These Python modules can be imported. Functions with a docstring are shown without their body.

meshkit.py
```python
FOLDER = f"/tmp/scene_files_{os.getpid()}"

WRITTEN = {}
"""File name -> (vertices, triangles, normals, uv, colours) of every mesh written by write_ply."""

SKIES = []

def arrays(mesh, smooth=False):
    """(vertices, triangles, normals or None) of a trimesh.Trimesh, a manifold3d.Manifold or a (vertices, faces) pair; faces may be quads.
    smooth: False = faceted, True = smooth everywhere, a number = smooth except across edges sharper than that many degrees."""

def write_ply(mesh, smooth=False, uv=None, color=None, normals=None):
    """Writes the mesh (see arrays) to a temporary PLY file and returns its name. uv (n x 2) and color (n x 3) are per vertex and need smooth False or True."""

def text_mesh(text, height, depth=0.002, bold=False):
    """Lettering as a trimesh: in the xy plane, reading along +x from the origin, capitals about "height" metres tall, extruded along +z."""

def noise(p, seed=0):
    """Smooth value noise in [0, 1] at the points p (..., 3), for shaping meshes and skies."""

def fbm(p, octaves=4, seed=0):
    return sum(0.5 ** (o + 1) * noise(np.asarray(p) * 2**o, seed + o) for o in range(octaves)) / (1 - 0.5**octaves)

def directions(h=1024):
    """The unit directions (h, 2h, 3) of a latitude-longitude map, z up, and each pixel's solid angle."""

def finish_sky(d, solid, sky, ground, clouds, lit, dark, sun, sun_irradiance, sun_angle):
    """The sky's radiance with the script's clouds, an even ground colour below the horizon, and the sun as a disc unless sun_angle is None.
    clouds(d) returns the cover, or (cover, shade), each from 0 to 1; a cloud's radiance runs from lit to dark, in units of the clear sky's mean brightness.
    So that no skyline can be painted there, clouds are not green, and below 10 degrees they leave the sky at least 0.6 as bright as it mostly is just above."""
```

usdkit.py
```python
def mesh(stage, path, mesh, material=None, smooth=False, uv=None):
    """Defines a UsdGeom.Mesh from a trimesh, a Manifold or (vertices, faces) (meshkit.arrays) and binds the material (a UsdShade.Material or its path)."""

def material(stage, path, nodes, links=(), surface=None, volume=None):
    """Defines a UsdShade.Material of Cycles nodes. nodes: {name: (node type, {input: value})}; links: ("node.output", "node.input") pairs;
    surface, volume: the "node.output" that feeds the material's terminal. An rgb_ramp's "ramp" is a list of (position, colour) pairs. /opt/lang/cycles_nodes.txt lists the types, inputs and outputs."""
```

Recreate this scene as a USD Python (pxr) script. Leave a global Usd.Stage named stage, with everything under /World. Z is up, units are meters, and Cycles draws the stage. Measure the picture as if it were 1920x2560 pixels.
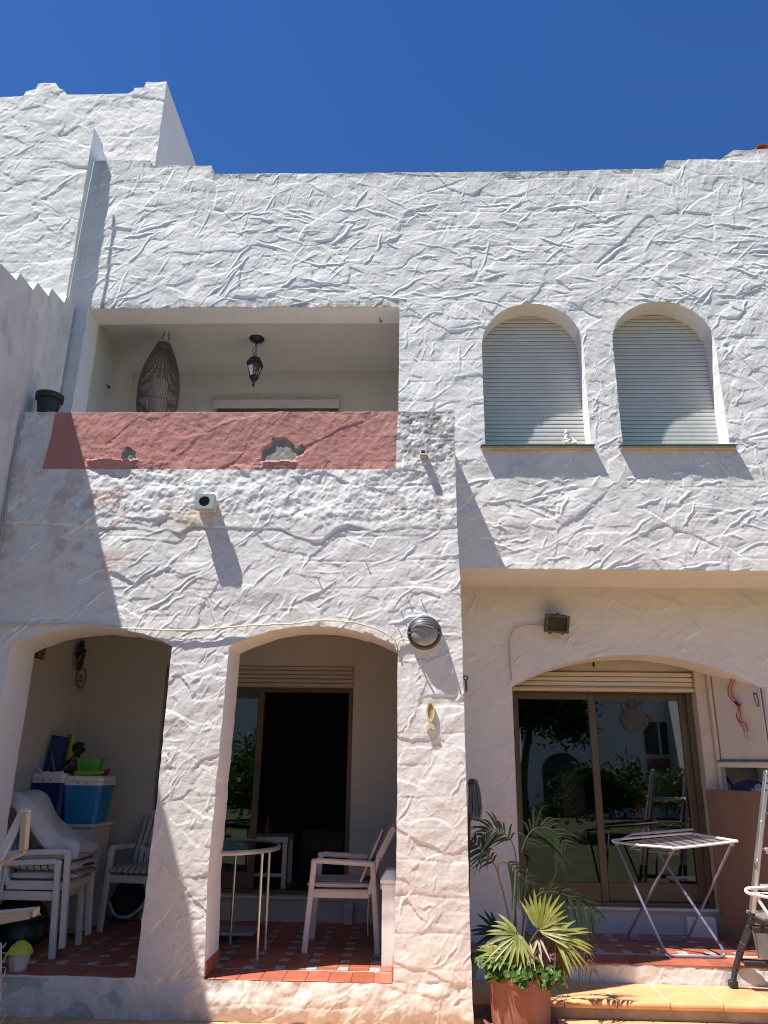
import math, random
import numpy as np
import shapely
import shapely.affinity as aff
from shapely.geometry import Polygon, Point, box as sbox, LineString
from shapely.ops import unary_union
import trimesh, manifold3d
from scipy.spatial import cKDTree
import usdkit, meshkit
from pxr import Usd, UsdGeom, UsdLux, UsdShade, Sdf, Gf, Vt

stage = Usd.Stage.CreateInMemory()
UsdGeom.SetStageUpAxis(stage, 'Z')
UsdGeom.SetStageMetersPerUnit(stage, 1.0)
UsdGeom.Xform.Define(stage, '/World')
UsdGeom.Scope.Define(stage, '/World/Looks')
PI = math.pi
T = 0.24          # porch floor height above the paving

# ------------------------------------------------------------------ camera, sky, sun
PSI, TH, RHO, FPX = math.radians(2.1), math.radians(18.73), math.radians(0.83), 1873.0
CAM = np.array([0.0, 0.0, 1.57])
_f = np.array([-math.sin(PSI)*math.cos(TH), math.cos(PSI)*math.cos(TH), math.sin(TH)])
_r0 = np.array([math.cos(PSI), math.sin(PSI), 0.0]); _d0 = np.cross(_f, _r0)
_r = math.cos(RHO)*_r0 - math.sin(RHO)*_d0
_d = math.sin(RHO)*_r0 + math.cos(RHO)*_d0
cam = UsdGeom.Camera.Define(stage, '/World/camera')
m4 = Gf.Matrix4d(*[float(x) for x in (*_r, 0, *(-_d), 0, *(-_f), 0, *CAM, 1)])
cam.AddTransformOp().Set(m4)
cam.CreateHorizontalApertureAttr(36.0)
cam.CreateVerticalApertureAttr(48.0)
cam.CreateFocalLengthAttr(36.0*FPX/1920.0)
cam.CreateClippingRangeAttr(Gf.Vec2f(0.05, 2000.0))
cam.CreateExposureAttr(0.90)

LIGHT = np.array([1.90, 1.0, -4.85]); LIGHT /= np.linalg.norm(LIGHT)     # direction the sunlight travels
S = -LIGHT
SUN_EL = math.asin(S[2]); SUN_ROT = math.atan2(S[0], S[1])
usdkit.material(stage, '/World/Looks/sky_look', {
    'sky': ('sky_texture', {'sky_type': 'single_scattering', 'sun_disc': False, 'sun_elevation': SUN_EL, 'sun_rotation': SUN_ROT,
                            'altitude': 50.0, 'air_density': 1.75, 'aerosol_density': 0.05, 'ozone_density': 10.0}),
    'hs': ('hsv', {'saturation': 1.20, 'hue': 0.515}),
    'bg': ('background_shader', {'strength': 0.053})},
    [('sky.color', 'hs.color'), ('hs.color', 'bg.color')], surface='bg.background')
dome = UsdLux.DomeLight.Define(stage, '/World/sky')
UsdShade.MaterialBindingAPI.Apply(dome.GetPrim()).Bind(UsdShade.Material.Get(stage, '/World/Looks/sky_look'))
dome.GetPrim().SetCustomDataByKey('kind', 'structure')
sun = UsdLux.DistantLight.Define(stage, '/World/sun')
sun.CreateIntensityAttr(1.25); sun.CreateAngleAttr(0.5); sun.CreateNormalizeAttr(True)
sun.CreateColorAttr(Gf.Vec3f(1.0, 0.95, 0.885))
zax = S; xax = np.cross([0, 0, 1.0], zax); xax /= np.linalg.norm(xax); yax = np.cross(zax, xax)
sun.AddTransformOp().Set(Gf.Matrix4d(*[float(x) for x in (*xax, 0, *yax, 0, *zax, 0, 0, 0, 20, 1)]))

# ------------------------------------------------------------------ naming helpers
_used = {}
def numbered(parent, name):
    k = (parent, name); n = _used.get(k, 0); _used[k] = n + 1
    return name if n == 0 else '%s_%03d' % (name, n)
def ppath(p):
    return '/World' if p is None else str(p.GetPath() if hasattr(p, 'GetPath') else p)
def tag(prim, label=None, cat=None, group=None, kind=None):
    prim = prim.GetPrim() if hasattr(prim, 'GetPrim') else prim
    for k, v in (('label', label), ('category', cat), ('group', group), ('kind', kind)):
        if v: prim.SetCustomDataByKey(k, v)
    return prim
def thing(name, label, cat, loc=(0, 0, 0), rz=0.0, group=None, kind=None, rot=None):
    p = '/World/' + numbered('/World', name)
    x = UsdGeom.Xform.Define(stage, p)
    x.AddTranslateOp().Set(Gf.Vec3d(*map(float, loc)))
    if rot is not None: x.AddRotateXYZOp().Set(Gf.Vec3f(*map(float, rot)))
    elif rz: x.AddRotateZOp().Set(float(rz))
    return tag(x.GetPrim(), label, cat, group, kind)
def copy(root, label, loc, rz=0.0, rot=None):
    was = root.GetCustomData()
    base = root.GetName()
    if base[-4:-3] == '_' and base[-3:].isdigit(): base = base[:-4]
    r = thing(base, label, was['category'], loc, rz, was.get('group'), None, rot)
    r.GetReferences().AddInternalReference(root.GetPath()); r.SetInstanceable(True)
    return r
MESHES = [0, 0]
def part(name, mesh, mat, parent=None, smooth=30, uv=None):
    p = ppath(parent); path = p + '/' + numbered(p, name)
    if isinstance(mesh, MB): mesh = mesh.mesh()
    g = usdkit.mesh(stage, path, mesh, mat, smooth=smooth, uv=uv)
    g.CreateDoubleSidedAttr(True)
    MESHES[0] += 1
    return g.GetPrim()
def top(name, mesh, mat, label, cat, group=None, kind=None, smooth=30):
    return tag(part(name, mesh, mat, None, smooth), label, cat, group, kind)
def rawmesh(path, V, F, N, mat, tint=None):
    m = UsdGeom.Mesh.Define(stage, path)
    m.CreatePointsAttr(Vt.Vec3fArray.FromNumpy(np.ascontiguousarray(V, np.float32)))
    m.CreateFaceVertexCountsAttr(Vt.IntArray.FromNumpy(np.full(len(F), 3, np.int32)))
    m.CreateFaceVertexIndicesAttr(Vt.IntArray.FromNumpy(np.ascontiguousarray(F, np.int32).ravel()))
    m.CreateSubdivisionSchemeAttr('none'); m.CreateDoubleSidedAttr(True)
    m.CreateNormalsAttr(Vt.Vec3fArray.FromNumpy(np.ascontiguousarray(N, np.float32))); m.SetNormalsInterpolation('vertex')
    if tint is not None:
        UsdGeom.PrimvarsAPI(m).CreatePrimvar('tint', Sdf.ValueTypeNames.Color3fArray, 'vertex').Set(Vt.Vec3fArray.FromNumpy(np.ascontiguousarray(tint, np.float32)))
    UsdShade.MaterialBindingAPI.Apply(m.GetPrim()).Bind(mat)
    return m.GetPrim()

# ------------------------------------------------------------------ shape helpers
def rotm(axis, deg, point=(0, 0, 0)):
    return trimesh.transformations.rotation_matrix(math.radians(deg), axis, point)
def cbox(sx, sy, sz, c=(0, 0, 0), b=0.004):
    """Box with chamfered edges."""
    b = min(b, sx*.4, sy*.4, sz*.4)
    h = np.array([sx, sy, sz])/2
    pts = []
    for s in np.ndindex(2, 2, 2):
        q = np.array(s)*2 - 1
        for k in range(3):
            v = q*(h - b); v[k] = q[k]*h[k]; pts.append(v)
    m = trimesh.convex.convex_hull(np.array(pts)); m.apply_translation(c)
    return m
def bxx(x0, x1, y0, y1, z0, z1, b=0.004):
    return cbox(x1-x0, y1-y0, z1-z0, ((x0+x1)/2, (y0+y1)/2, (z0+z1)/2), b)
def plainbox(x0, x1, y0, y1, z0, z1):
    m = trimesh.creation.box((x1-x0, y1-y0, z1-z0)); m.apply_translation(((x0+x1)/2, (y0+y1)/2, (z0+z1)/2)); return m
def spline(pts, n=24):
    pts = np.asarray(pts, float)
    if len(pts) < 3: return np.linspace(pts[0], pts[-1], max(2, n))
    P = np.vstack([2*pts[0]-pts[1], pts, 2*pts[-1]-pts[-2]])
    out = []; seg = len(pts)-1; per = max(2, int(math.ceil(n/seg)))
    for i in range(seg):
        t = np.linspace(0, 1, per, endpoint=False)[:, None]
        a, b, c, d = P[i:i+4]
        out.append(.5*((2*b)+(-a+c)*t+(2*a-5*b+4*c-d)*t**2+(-a+3*b-3*c+d)*t**3))
    out.append(pts[-1:]); return np.vstack(out)
def tube(pts, r, sides=8, closed=False, flat=None):
    """Tube along points. r: number or per-point; flat=(a,b): elliptical section half axes."""
    pts = np.asarray(pts, float); n = len(pts)
    if closed:
        tg = np.roll(pts, -1, 0) - np.roll(pts, 1, 0)
    else:
        tg = np.gradient(pts, axis=0)
    tg /= np.maximum(np.linalg.norm(tg, axis=1, keepdims=True), 1e-9)
    up = np.array([0, 0, 1.0]) if abs(tg[0][2]) < .9 else np.array([0, 1.0, 0])
    u = np.cross(up, tg[0]); u /= np.linalg.norm(u); U = [u]
    for i in range(1, n):
        u = U[-1] - tg[i]*np.dot(U[-1], tg[i]); u /= max(np.linalg.norm(u), 1e-9); U.append(u)
    U = np.array(U); W = np.cross(tg, U)
    R = np.broadcast_to(np.asarray(r, float), (n,))
    a = np.linspace(0, 2*PI, sides, endpoint=False)
    fa, fb = flat if flat else (1, 1)
    V = (pts[:, None] + R[:, None, None]*(fa*np.cos(a)[None, :, None]*U[:, None] + fb*np.sin(a)[None, :, None]*W[:, None])).reshape(-1, 3)
    F = []
    m = n if closed else n-1
    for i in range(m):
        j = (i+1) % n
        for k in range(sides):
            l = (k+1) % sides
            F += [(i*sides+k, j*sides+k, j*sides+l), (i*sides+k, j*sides+l, i*sides+l)]
    if not closed:
        V = np.vstack([V, pts[:1], pts[-1:]]); c0, c1 = n*sides, n*sides+1
        for k in range(sides):
            l = (k+1) % sides
            F += [(c0, k, l) , (c1, (n-1)*sides+l, (n-1)*sides+k)]
    F = np.array(F)[:, [0, 2, 1]]
    return trimesh.Trimesh(V, F, process=False)
def bar(a, b, w, h, bev=.003):
    """Rectangular bar from a to b, width w (sideways) and height h."""
    a, b = np.asarray(a, float), np.asarray(b, float); L = np.linalg.norm(b-a); t = (b-a)/L
    up = np.array([0, 0, 1.0]) if abs(t[2]) < .9 else np.array([0, 1.0, 0])
    s = np.cross(up, t); s /= np.linalg.norm(s); u = np.cross(t, s)
    m = cbox(L, w, h, (0, 0, 0), bev); M = np.eye(4); M[:3, 0], M[:3, 1], M[:3, 2], M[:3, 3] = t, s, u, (a+b)/2
    m.apply_transform(M); return m
def lathe(prof, n=28, c=(0, 0, 0), axis=None):
    prof = np.asarray(prof, float)
    m = trimesh.creation.revolve(prof, sections=n)
    if axis is not None: m.apply_transform(trimesh.geometry.align_vectors([0, 0, 1], axis))
    m.apply_translation(c); return m
def sph(r, c=(0, 0, 0), s=(1, 1, 1), sub=2):
    m = trimesh.creation.icosphere(sub, r); m.apply_scale(s); m.apply_translation(c); return m
def cyl(r, h, c=(0, 0, 0), n=20, axis=None):
    m = trimesh.creation.cylinder(r, h, sections=n)
    if axis is not None: m.apply_transform(trimesh.geometry.align_vectors([0, 0, 1], axis))
    m.apply_translation(c); return m
def extr(poly, depth, y, x0=0, z0=0):
    """Polygon in x,z extruded from y to y+depth."""
    geoms = getattr(poly, 'geoms', [poly]); out = []
    for g in geoms:
        if g.is_empty or g.area < 1e-7: continue
        m = trimesh.creation.extrude_polygon(g, depth, engine='earcut')
        v = m.vertices.copy(); m.vertices = np.c_[v[:, 0]+x0, y+depth-v[:, 2], v[:, 1]+z0]; out.append(m)
    return trimesh.util.concatenate(out)
class MB:
    def __init__(self, *ms): self.m = list(ms)
    def add(self, *ms): self.m += ms; return self
    def mesh(self): return trimesh.util.concatenate(self.m)
def moved(m, t=(0, 0, 0), rz=0, M=None):
    m = m.copy()
    if M is not None: m.apply_transform(M)
    if rz: m.apply_transform(rotm([0, 0, 1], rz))
    m.apply_translation(t); return m

# ------------------------------------------------------------------ materials
def mat(name, base, rough=.6, metal=0.0, var=.12, scale=6.0, bump=None, rand=0.0, spots=None, spec=.5, extra=None, stretch=None, trans=None):
    base = np.array(base, float)
    N = {'tc': ('texture_coordinate', {}), 'nz': ('noise_texture', {'scale': scale, 'detail': 4.0, 'roughness': .6}),
         'rp': ('rgb_ramp', {'ramp': [(.3, tuple(base*(1-var))), (.7, tuple(np.minimum(base*(1+var), .95)))]}),
         'p': ('principled_bsdf', {'roughness': rough, 'metallic': metal, 'specular_ior_level': spec, **(extra or {})})}
    src = 'tc.object'; L = []
    if stretch:
        N['mp'] = ('mapping', {'scale': stretch}); L.append(('tc.object', 'mp.vector')); src = 'mp.vector'
    L += [(src, 'nz.vector'), ('nz.fac', 'rp.fac')]
    out = 'rp.color'
    if spots:
        sc, lo, hi, col = spots
        N['ns'] = ('noise_texture', {'scale': sc, 'detail': 5.0, 'roughness': .65}); N['rs'] = ('rgb_ramp', {'ramp': [(lo, (0, 0, 0)), (hi, (1, 1, 1))]})
        N['ms'] = ('mix', {'color2': col}); L += [(src, 'ns.vector'), ('ns.fac', 'rs.fac'), ('rs.color', 'ms.fac'), (out, 'ms.color1')]; out = 'ms.color'
    if rand:
        N['oi'] = ('object_info', {}); N['mr'] = ('map_range', {'from_min': 0.0, 'from_max': 1.0, 'to_min': 1-rand, 'to_max': 1+rand})
        N['hv'] = ('hsv', {}); L += [('oi.random', 'mr.value'), ('mr.result', 'hv.value'), (out, 'hv.color')]; out = 'hv.color'
    L.append((out, 'p.base_color'))
    if bump:
        bs, st, di = bump
        N['nb'] = ('noise_texture', {'scale': bs, 'detail': 5.0, 'roughness': .6}); N['bp'] = ('bump', {'strength': st, 'distance': di})
        L += [(src, 'nb.vector'), ('nb.fac', 'bp.height'), ('bp.normal', 'p.normal')]
    surf = 'p.BSDF'
    if trans:
        N['tr'] = ('translucent_bsdf', {'color': tuple(trans)}); N['mc'] = ('mix_closure', {'fac': .35})
        L += [('p.BSDF', 'mc.closure1'), ('tr.BSDF', 'mc.closure2')]; surf = 'mc.closure'
    return usdkit.material(stage, '/World/Looks/' + name, N, L, surface=surf)
def plaster(name, bump=.5, fine=70.0, attr=True, base=(.76, .76, .755), dirt=None, dist=.004):
    """Painted trowelled render; colour from the mesh's own tint, varied by fine noise."""
    N = {'tc': ('texture_coordinate', {}), 'n1': ('noise_texture', {'scale': 3.0, 'detail': 6.0, 'roughness': .65}),
         'r1': ('rgb_ramp', {'ramp': [(.3, (.93, .93, .925)), (.65, (1, 1, 1))]}),
         'n3': ('noise_texture', {'scale': 45.0, 'detail': 4.0, 'roughness': .7}), 'r3': ('rgb_ramp', {'ramp': [(.32, (.86, .855, .84)), (.5, (1, 1, 1))]}),
         'mx': ('mix', {'mix_type': 'multiply', 'fac': 1.0}), 'm3': ('mix', {'mix_type': 'multiply', 'fac': .6}),
         'nb': ('noise_texture', {'scale': fine, 'detail': 5.0, 'roughness': .65}), 'nc': ('noise_texture', {'scale': fine*.3, 'detail': 3.0}),
         'ad': ('math', {'math_type': 'add'}),
         'bp': ('bump', {'strength': bump, 'distance': dist}), 'p': ('principled_bsdf', {'roughness': .82, 'specular_ior_level': .25})}
    L = [('tc.object', 'n1.vector'), ('n1.fac', 'r1.fac'), ('r1.color', 'mx.color2'), ('tc.object', 'n3.vector'), ('n3.fac', 'r3.fac'),
         ('mx.color', 'm3.color1'), ('r3.color', 'm3.color2'), ('m3.color', 'p.base_color'),
         ('tc.object', 'nb.vector'), ('tc.object', 'nc.vector'), ('nb.fac', 'ad.value1'), ('nc.fac', 'ad.value2'), ('ad.value', 'bp.height'), ('bp.normal', 'p.normal')]
    if attr:
        N['at'] = ('attribute', {'attribute': 'tint'}); L.append(('at.color', 'mx.color1'))
    else:
        N['mx'][1]['color1'] = base
    return usdkit.material(stage, '/World/Looks/' + name, N, L, surface='p.BSDF')
PLASTER = plaster('white_plaster')
PLAIN = plaster('smooth_white_plaster', .25, 40.0, False, (.74, .73, .715))
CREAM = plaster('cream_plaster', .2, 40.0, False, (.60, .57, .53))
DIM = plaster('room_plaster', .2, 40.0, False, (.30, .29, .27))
REDP = plaster('salmon_wall_paint', .5, 60.0)
BARE = mat('bare_cement', (.27, .265, .245), .95, var=.3, scale=14, bump=(60, .8, .006))
TERRA = mat('terracotta_tile', (.36, .105, .06), .42, var=.16, scale=9, rand=.16, bump=(60, .12, .002))
GROUT = mat('tile_grout', (.42, .36, .29), .9, var=.2, scale=30)
TAN = mat('ochre_step_tile', (.60, .325, .15), .5, var=.14, scale=5, rand=.07, bump=(50, .12, .002), spots=(7, .62, .72, (.48, .27, .14)))
TANGROUT = mat('pale_grout', (.66, .60, .50), .9, var=.15, scale=30)
MARBLE = mat('white_marble', (.62, .61, .58), .3, var=.06, scale=3, spots=(6, .6, .75, (.5, .49, .47)))
def glass(name, tint, rough=0.0, ior=1.5):
    return usdkit.material(stage, '/World/Looks/' + name, {'t': ('transparent_bsdf', {'color': tint}), 'g': ('glossy_bsdf', {'color': (1, 1, 1), 'roughness': rough}),
        'f': ('fresnel', {'IOR': ior}), 'm': ('mix_closure', {})}, [('f.fac', 'm.fac'), ('t.BSDF', 'm.closure1'), ('g.BSDF', 'm.closure2')], surface='m.closure')
GLASS = glass('door_glass', (.66, .68, .67), 0.0, 1.75)
BRONZE = mat('bronze_aluminium', (.125, .095, .06), .45, .3, var=.1)
BEIGE = mat('beige_aluminium', (.57, .50, .40), .45, 0, var=.06)
SHUT = mat('grey_shutter', (.60, .59, .57), .6, 0, var=.04)
WHITEPL = mat('white_plastic', (.64, .585, .535), .45, 0, var=.08, scale=10, bump=(30, .05, .002))
WHITEMT = mat('white_enamel', (.72, .71, .69), .35, 0, var=.05)
BLACKM = mat('black_iron', (.014, .015, .018), .45, .2, var=.2)
BLACKP = mat('black_plastic', (.02, .021, .024), .5, 0, var=.2, bump=(60, .1, .002))
CABLE = mat('cream_cable', (.62, .56, .46), .6, var=.12)
GREYC = mat('grey_cable', (.42, .43, .43), .6, var=.1)
CHROME = mat('brushed_steel', (.62, .61, .59), .32, 1.0, var=.08, scale=20)
ALU = mat('aluminium', (.66, .67, .68), .38, .9, var=.06, scale=12)
# ------------------------------------------------------------------ trowelled stucco walls as real relief
def sstep(a, b, x):
    t = np.clip((x-a)/(b-a), 0, 1); return t*t*(3-2*t)
def fbm2(X, Z, freq, octv=3, seed=0, ax=1.0, az=1.0):
    return meshkit.fbm(np.stack([X*freq*ax, Z*freq*az, np.full_like(X, seed*7.31+.37)], -1), octv, seed)
def relief(X, Z, c, seed, strokes, lump=.006, rough=None, density=30, amp=(.006, .014), plates=1.0):
    """Height field in metres: broad lumps plus overlapping trowel strokes, each a shallow scrape with a raised lip.
    strokes(x, z, rng) -> (angle, length, half width, height scale) or None."""
    rng = np.random.default_rng(seed)
    H = (fbm2(X, Z, 2.3, 3, seed, 1, 1.3)-.5)*2*lump + (fbm2(X, Z, 9, 3, seed+1)-.5)*2*lump*.55
    H += (fbm2(X, Z, 30, 2, seed+2)-.5)*2*.0016
    chips = fbm2(X, Z, 22, 4, seed+6); H -= .0022*sstep(.60, .66, chips)*sstep(.45, .6, fbm2(X, Z, 2.5, 2, seed+7))
    crs = np.abs(((Z + .01*np.sin(X*1.7+seed) + (fbm2(X, Z, 2, 2, seed+3)-.5)*.08)/.21) % 1.0 - .5)      # faint brick courses under the render
    H -= .0022*sstep(.06, .0, crs)*sstep(.4, .6, fbm2(X, Z, 1.6, 2, seed+4))
    x0, z0 = X[0, 0], Z[0, 0]; nz, nx = X.shape
    # plates left by the flat of the trowel: each a slightly tilted facet with straight edges
    for dens, tilt, cap in ((7, .026, .0026), (26, .032, .0016)):
        npl = max(4, int(dens*nx*c*nz*c)); sp = np.c_[x0+rng.random(npl)*nx*c, z0+rng.random(npl)*nz*c]
        wx = X+(fbm2(X, Z, 7, 2, seed+8)-.5)*.07; wz = Z+(fbm2(X, Z, 7, 2, seed+9)-.5)*.07
        _, wh = cKDTree(sp*[1, 1.7]).query(np.c_[wx.ravel(), wz.ravel()*1.7]); wh = wh.reshape(X.shape)
        tx, tz, of = rng.normal(0, tilt, npl), rng.normal(0, tilt, npl), rng.normal(0, cap*.35, npl)
        H += np.clip((X-sp[wh, 0])*tx[wh]+(Z-sp[wh, 1])*tz[wh], -cap, cap)*plates+of[wh]*plates
    n = int(.72*density*(nx*c)*(nz*c))
    for k in range(n):
        cx, cz = x0+rng.random()*nx*c, z0+rng.random()*nz*c
        s = strokes(cx, cz, rng)
        if s is None: continue
        ang, L, w, sc = s; L *= 1.1; w *= 1.05
        A = rng.uniform(*amp)*sc*.39; half = L/2
        R = half + w*2
        i0, i1 = max(0, int((cx-R-x0)/c)), min(nx, int((cx+R-x0)/c)+2); j0, j1 = max(0, int((cz-R-z0)/c)), min(nz, int((cz+R-z0)/c)+2)
        if i1-i0 < 3 or j1-j0 < 3: continue
        dx, dz = X[j0:j1, i0:i1]-cx, Z[j0:j1, i0:i1]-cz
        ca, sa = math.cos(ang), math.sin(ang)
        u = (dx*ca+dz*sa)/half; v = (-dx*sa+dz*ca)
        curv = rng.normal(0, .05)*L
        v = v - curv*(u*u-.35) + .006*np.sin(u*rng.uniform(3, 7)+rng.uniform(0, 6))
        flip = 1 if rng.random() < .55 else -1
        wl = w*(1-.55*np.clip(u*rng.choice([-1, 1])*.5+.5, 0, 1)*rng.random())
        q = v*flip/wl
        tp = np.clip(1-u*u, 0, 1)**.6
        rise = np.clip((q+1)/1.5, 0, 1)
        prof = (rise**3.6*1.35-.22*np.sin(np.clip(rise, 0, 1)*PI))*(1-sstep(.5, .5+np.maximum(.0085/wl, .2), q))
        msk = tp*sstep(-1.25, -.7, q)*(1-sstep(.75, 1.3, q))
        sub = H[j0:j1, i0:i1]
        base = (sub*msk).sum()/max(msk.sum(), 1e-6)
        H[j0:j1, i0:i1] = sub*(1-.72*msk) + .72*msk*base + A*prof*tp*(np.abs(u) < 1)
    # fine knife ridges
    for k in range(int(n*2.6)):
        cx, cz = x0+rng.random()*nx*c, z0+rng.random()*nz*c
        s = strokes(cx, cz, rng)
        if s is None: continue
        ang, L, w, sc = s; half = L*rng.uniform(.2, .6); w = max(c*.8, .0065)
        R = half+.05
        i0, i1 = max(0, int((cx-R-x0)/c)), min(nx, int((cx+R-x0)/c)+2); j0, j1 = max(0, int((cz-R-z0)/c)), min(nz, int((cz+R-z0)/c)+2)
        if i1-i0 < 3 or j1-j0 < 3: continue
        dx, dz = X[j0:j1, i0:i1]-cx, Z[j0:j1, i0:i1]-cz
        ca, sa = math.cos(ang), math.sin(ang)
        u = (dx*ca+dz*sa)/half; v = (-dx*sa+dz*ca) - rng.normal(0, .04)*L*u*u
        H[j0:j1, i0:i1] += rng.uniform(-.6, 1.0)*.0042*sc*np.exp(-(v/w)**2)*np.clip(1-u*u, 0, 1)
    if rough is not None: H += rough(X, Z)
    return H
def grid(x0, x1, z0, z1, c):
    xs = np.arange(x0-2*c, x1+3*c, c); zs = np.arange(z0-2*c, z1+3*c, c)
    return np.meshgrid(xs, zs)
def sdf_of(poly, X, Z, c, jag=0.0, seed=0):
    P = np.stack([X.ravel(), Z.ravel()], -1)
    ins = shapely.contains_xy(poly, P[:, 0], P[:, 1])
    d = np.full(len(P), 10*c)
    near = shapely.contains_xy(poly.boundary.buffer(6*c), P[:, 0], P[:, 1])
    d[near] = shapely.distance(poly.boundary, shapely.points(P[near]))
    s = np.where(ins, d, -d)
    if jag: s = s + jag*(fbm2(X.ravel(), Z.ravel(), 14, 3, seed)-.5)*2*(np.abs(s) < 6*c)
    return s.reshape(X.shape)
def clip(X, Z, s):
    """Marching-triangles clip of the grid to s > 0: points, triangles, directed boundary edges."""
    nz, nx = X.shape; idx = np.arange(nz*nx).reshape(nz, nx)
    a, b, cc, d = idx[:-1, :-1].ravel(), idx[:-1, 1:].ravel(), idx[1:, 1:].ravel(), idx[1:, :-1].ravel()
    alt = ((np.add.outer(np.arange(nz-1), np.arange(nx-1)) % 2) == 0).ravel()
    t1 = np.where(alt[:, None], np.c_[a, b, cc], np.c_[a, b, d]); t2 = np.where(alt[:, None], np.c_[a, cc, d], np.c_[b, cc, d])
    Tn = np.vstack([t1, t2]); sv = s.ravel(); n_in = (sv[Tn] > 0).sum(1)
    full = Tn[n_in == 3]
    X_, Z_ = X.ravel(), Z.ravel()
    def cut(p, q):
        lo, hi = np.minimum(p, q), np.maximum(p, q)
        return lo.astype(np.int64)*(nz*nx)+hi
    one, two = Tn[n_in == 1], Tn[n_in == 2]
    r1 = np.argmax(sv[one] > 0, 1); one = np.stack([one[np.arange(len(one)), (r1+k) % 3] for k in range(3)], 1)
    r2 = np.argmax(sv[two] <= 0, 1); two = np.stack([two[np.arange(len(two)), (r2+k) % 3] for k in range(3)], 1)
    keys = np.concatenate([cut(one[:, 0], one[:, 1]), cut(one[:, 0], one[:, 2]), cut(two[:, 0], two[:, 1]), cut(two[:, 0], two[:, 2])])
    uk, inv = np.unique(keys, return_inverse=True)
    lo, hi = uk//(nz*nx), uk % (nz*nx); t = np.clip(sv[lo]/(sv[lo]-sv[hi]), .02, .98)
    n0 = nz*nx; n1, n2 = len(one), len(two)
    e = inv+n0; ab1, ac1, ab2, ac2 = e[:n1], e[n1:2*n1], e[2*n1:2*n1+n2], e[2*n1+n2:]
    tri = np.vstack([full, np.c_[one[:, 0], ab1, ac1], np.c_[ab2, two[:, 1], two[:, 2]], np.c_[ab2, two[:, 2], ac2]])
    edges = np.vstack([np.c_[ab1, ac1], np.c_[ac2, ab2]])
    lerp = lambda A: np.concatenate([A.ravel(), A.ravel()[lo]*(1-t)+A.ravel()[hi]*t])
    return lerp, tri, edges
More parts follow.
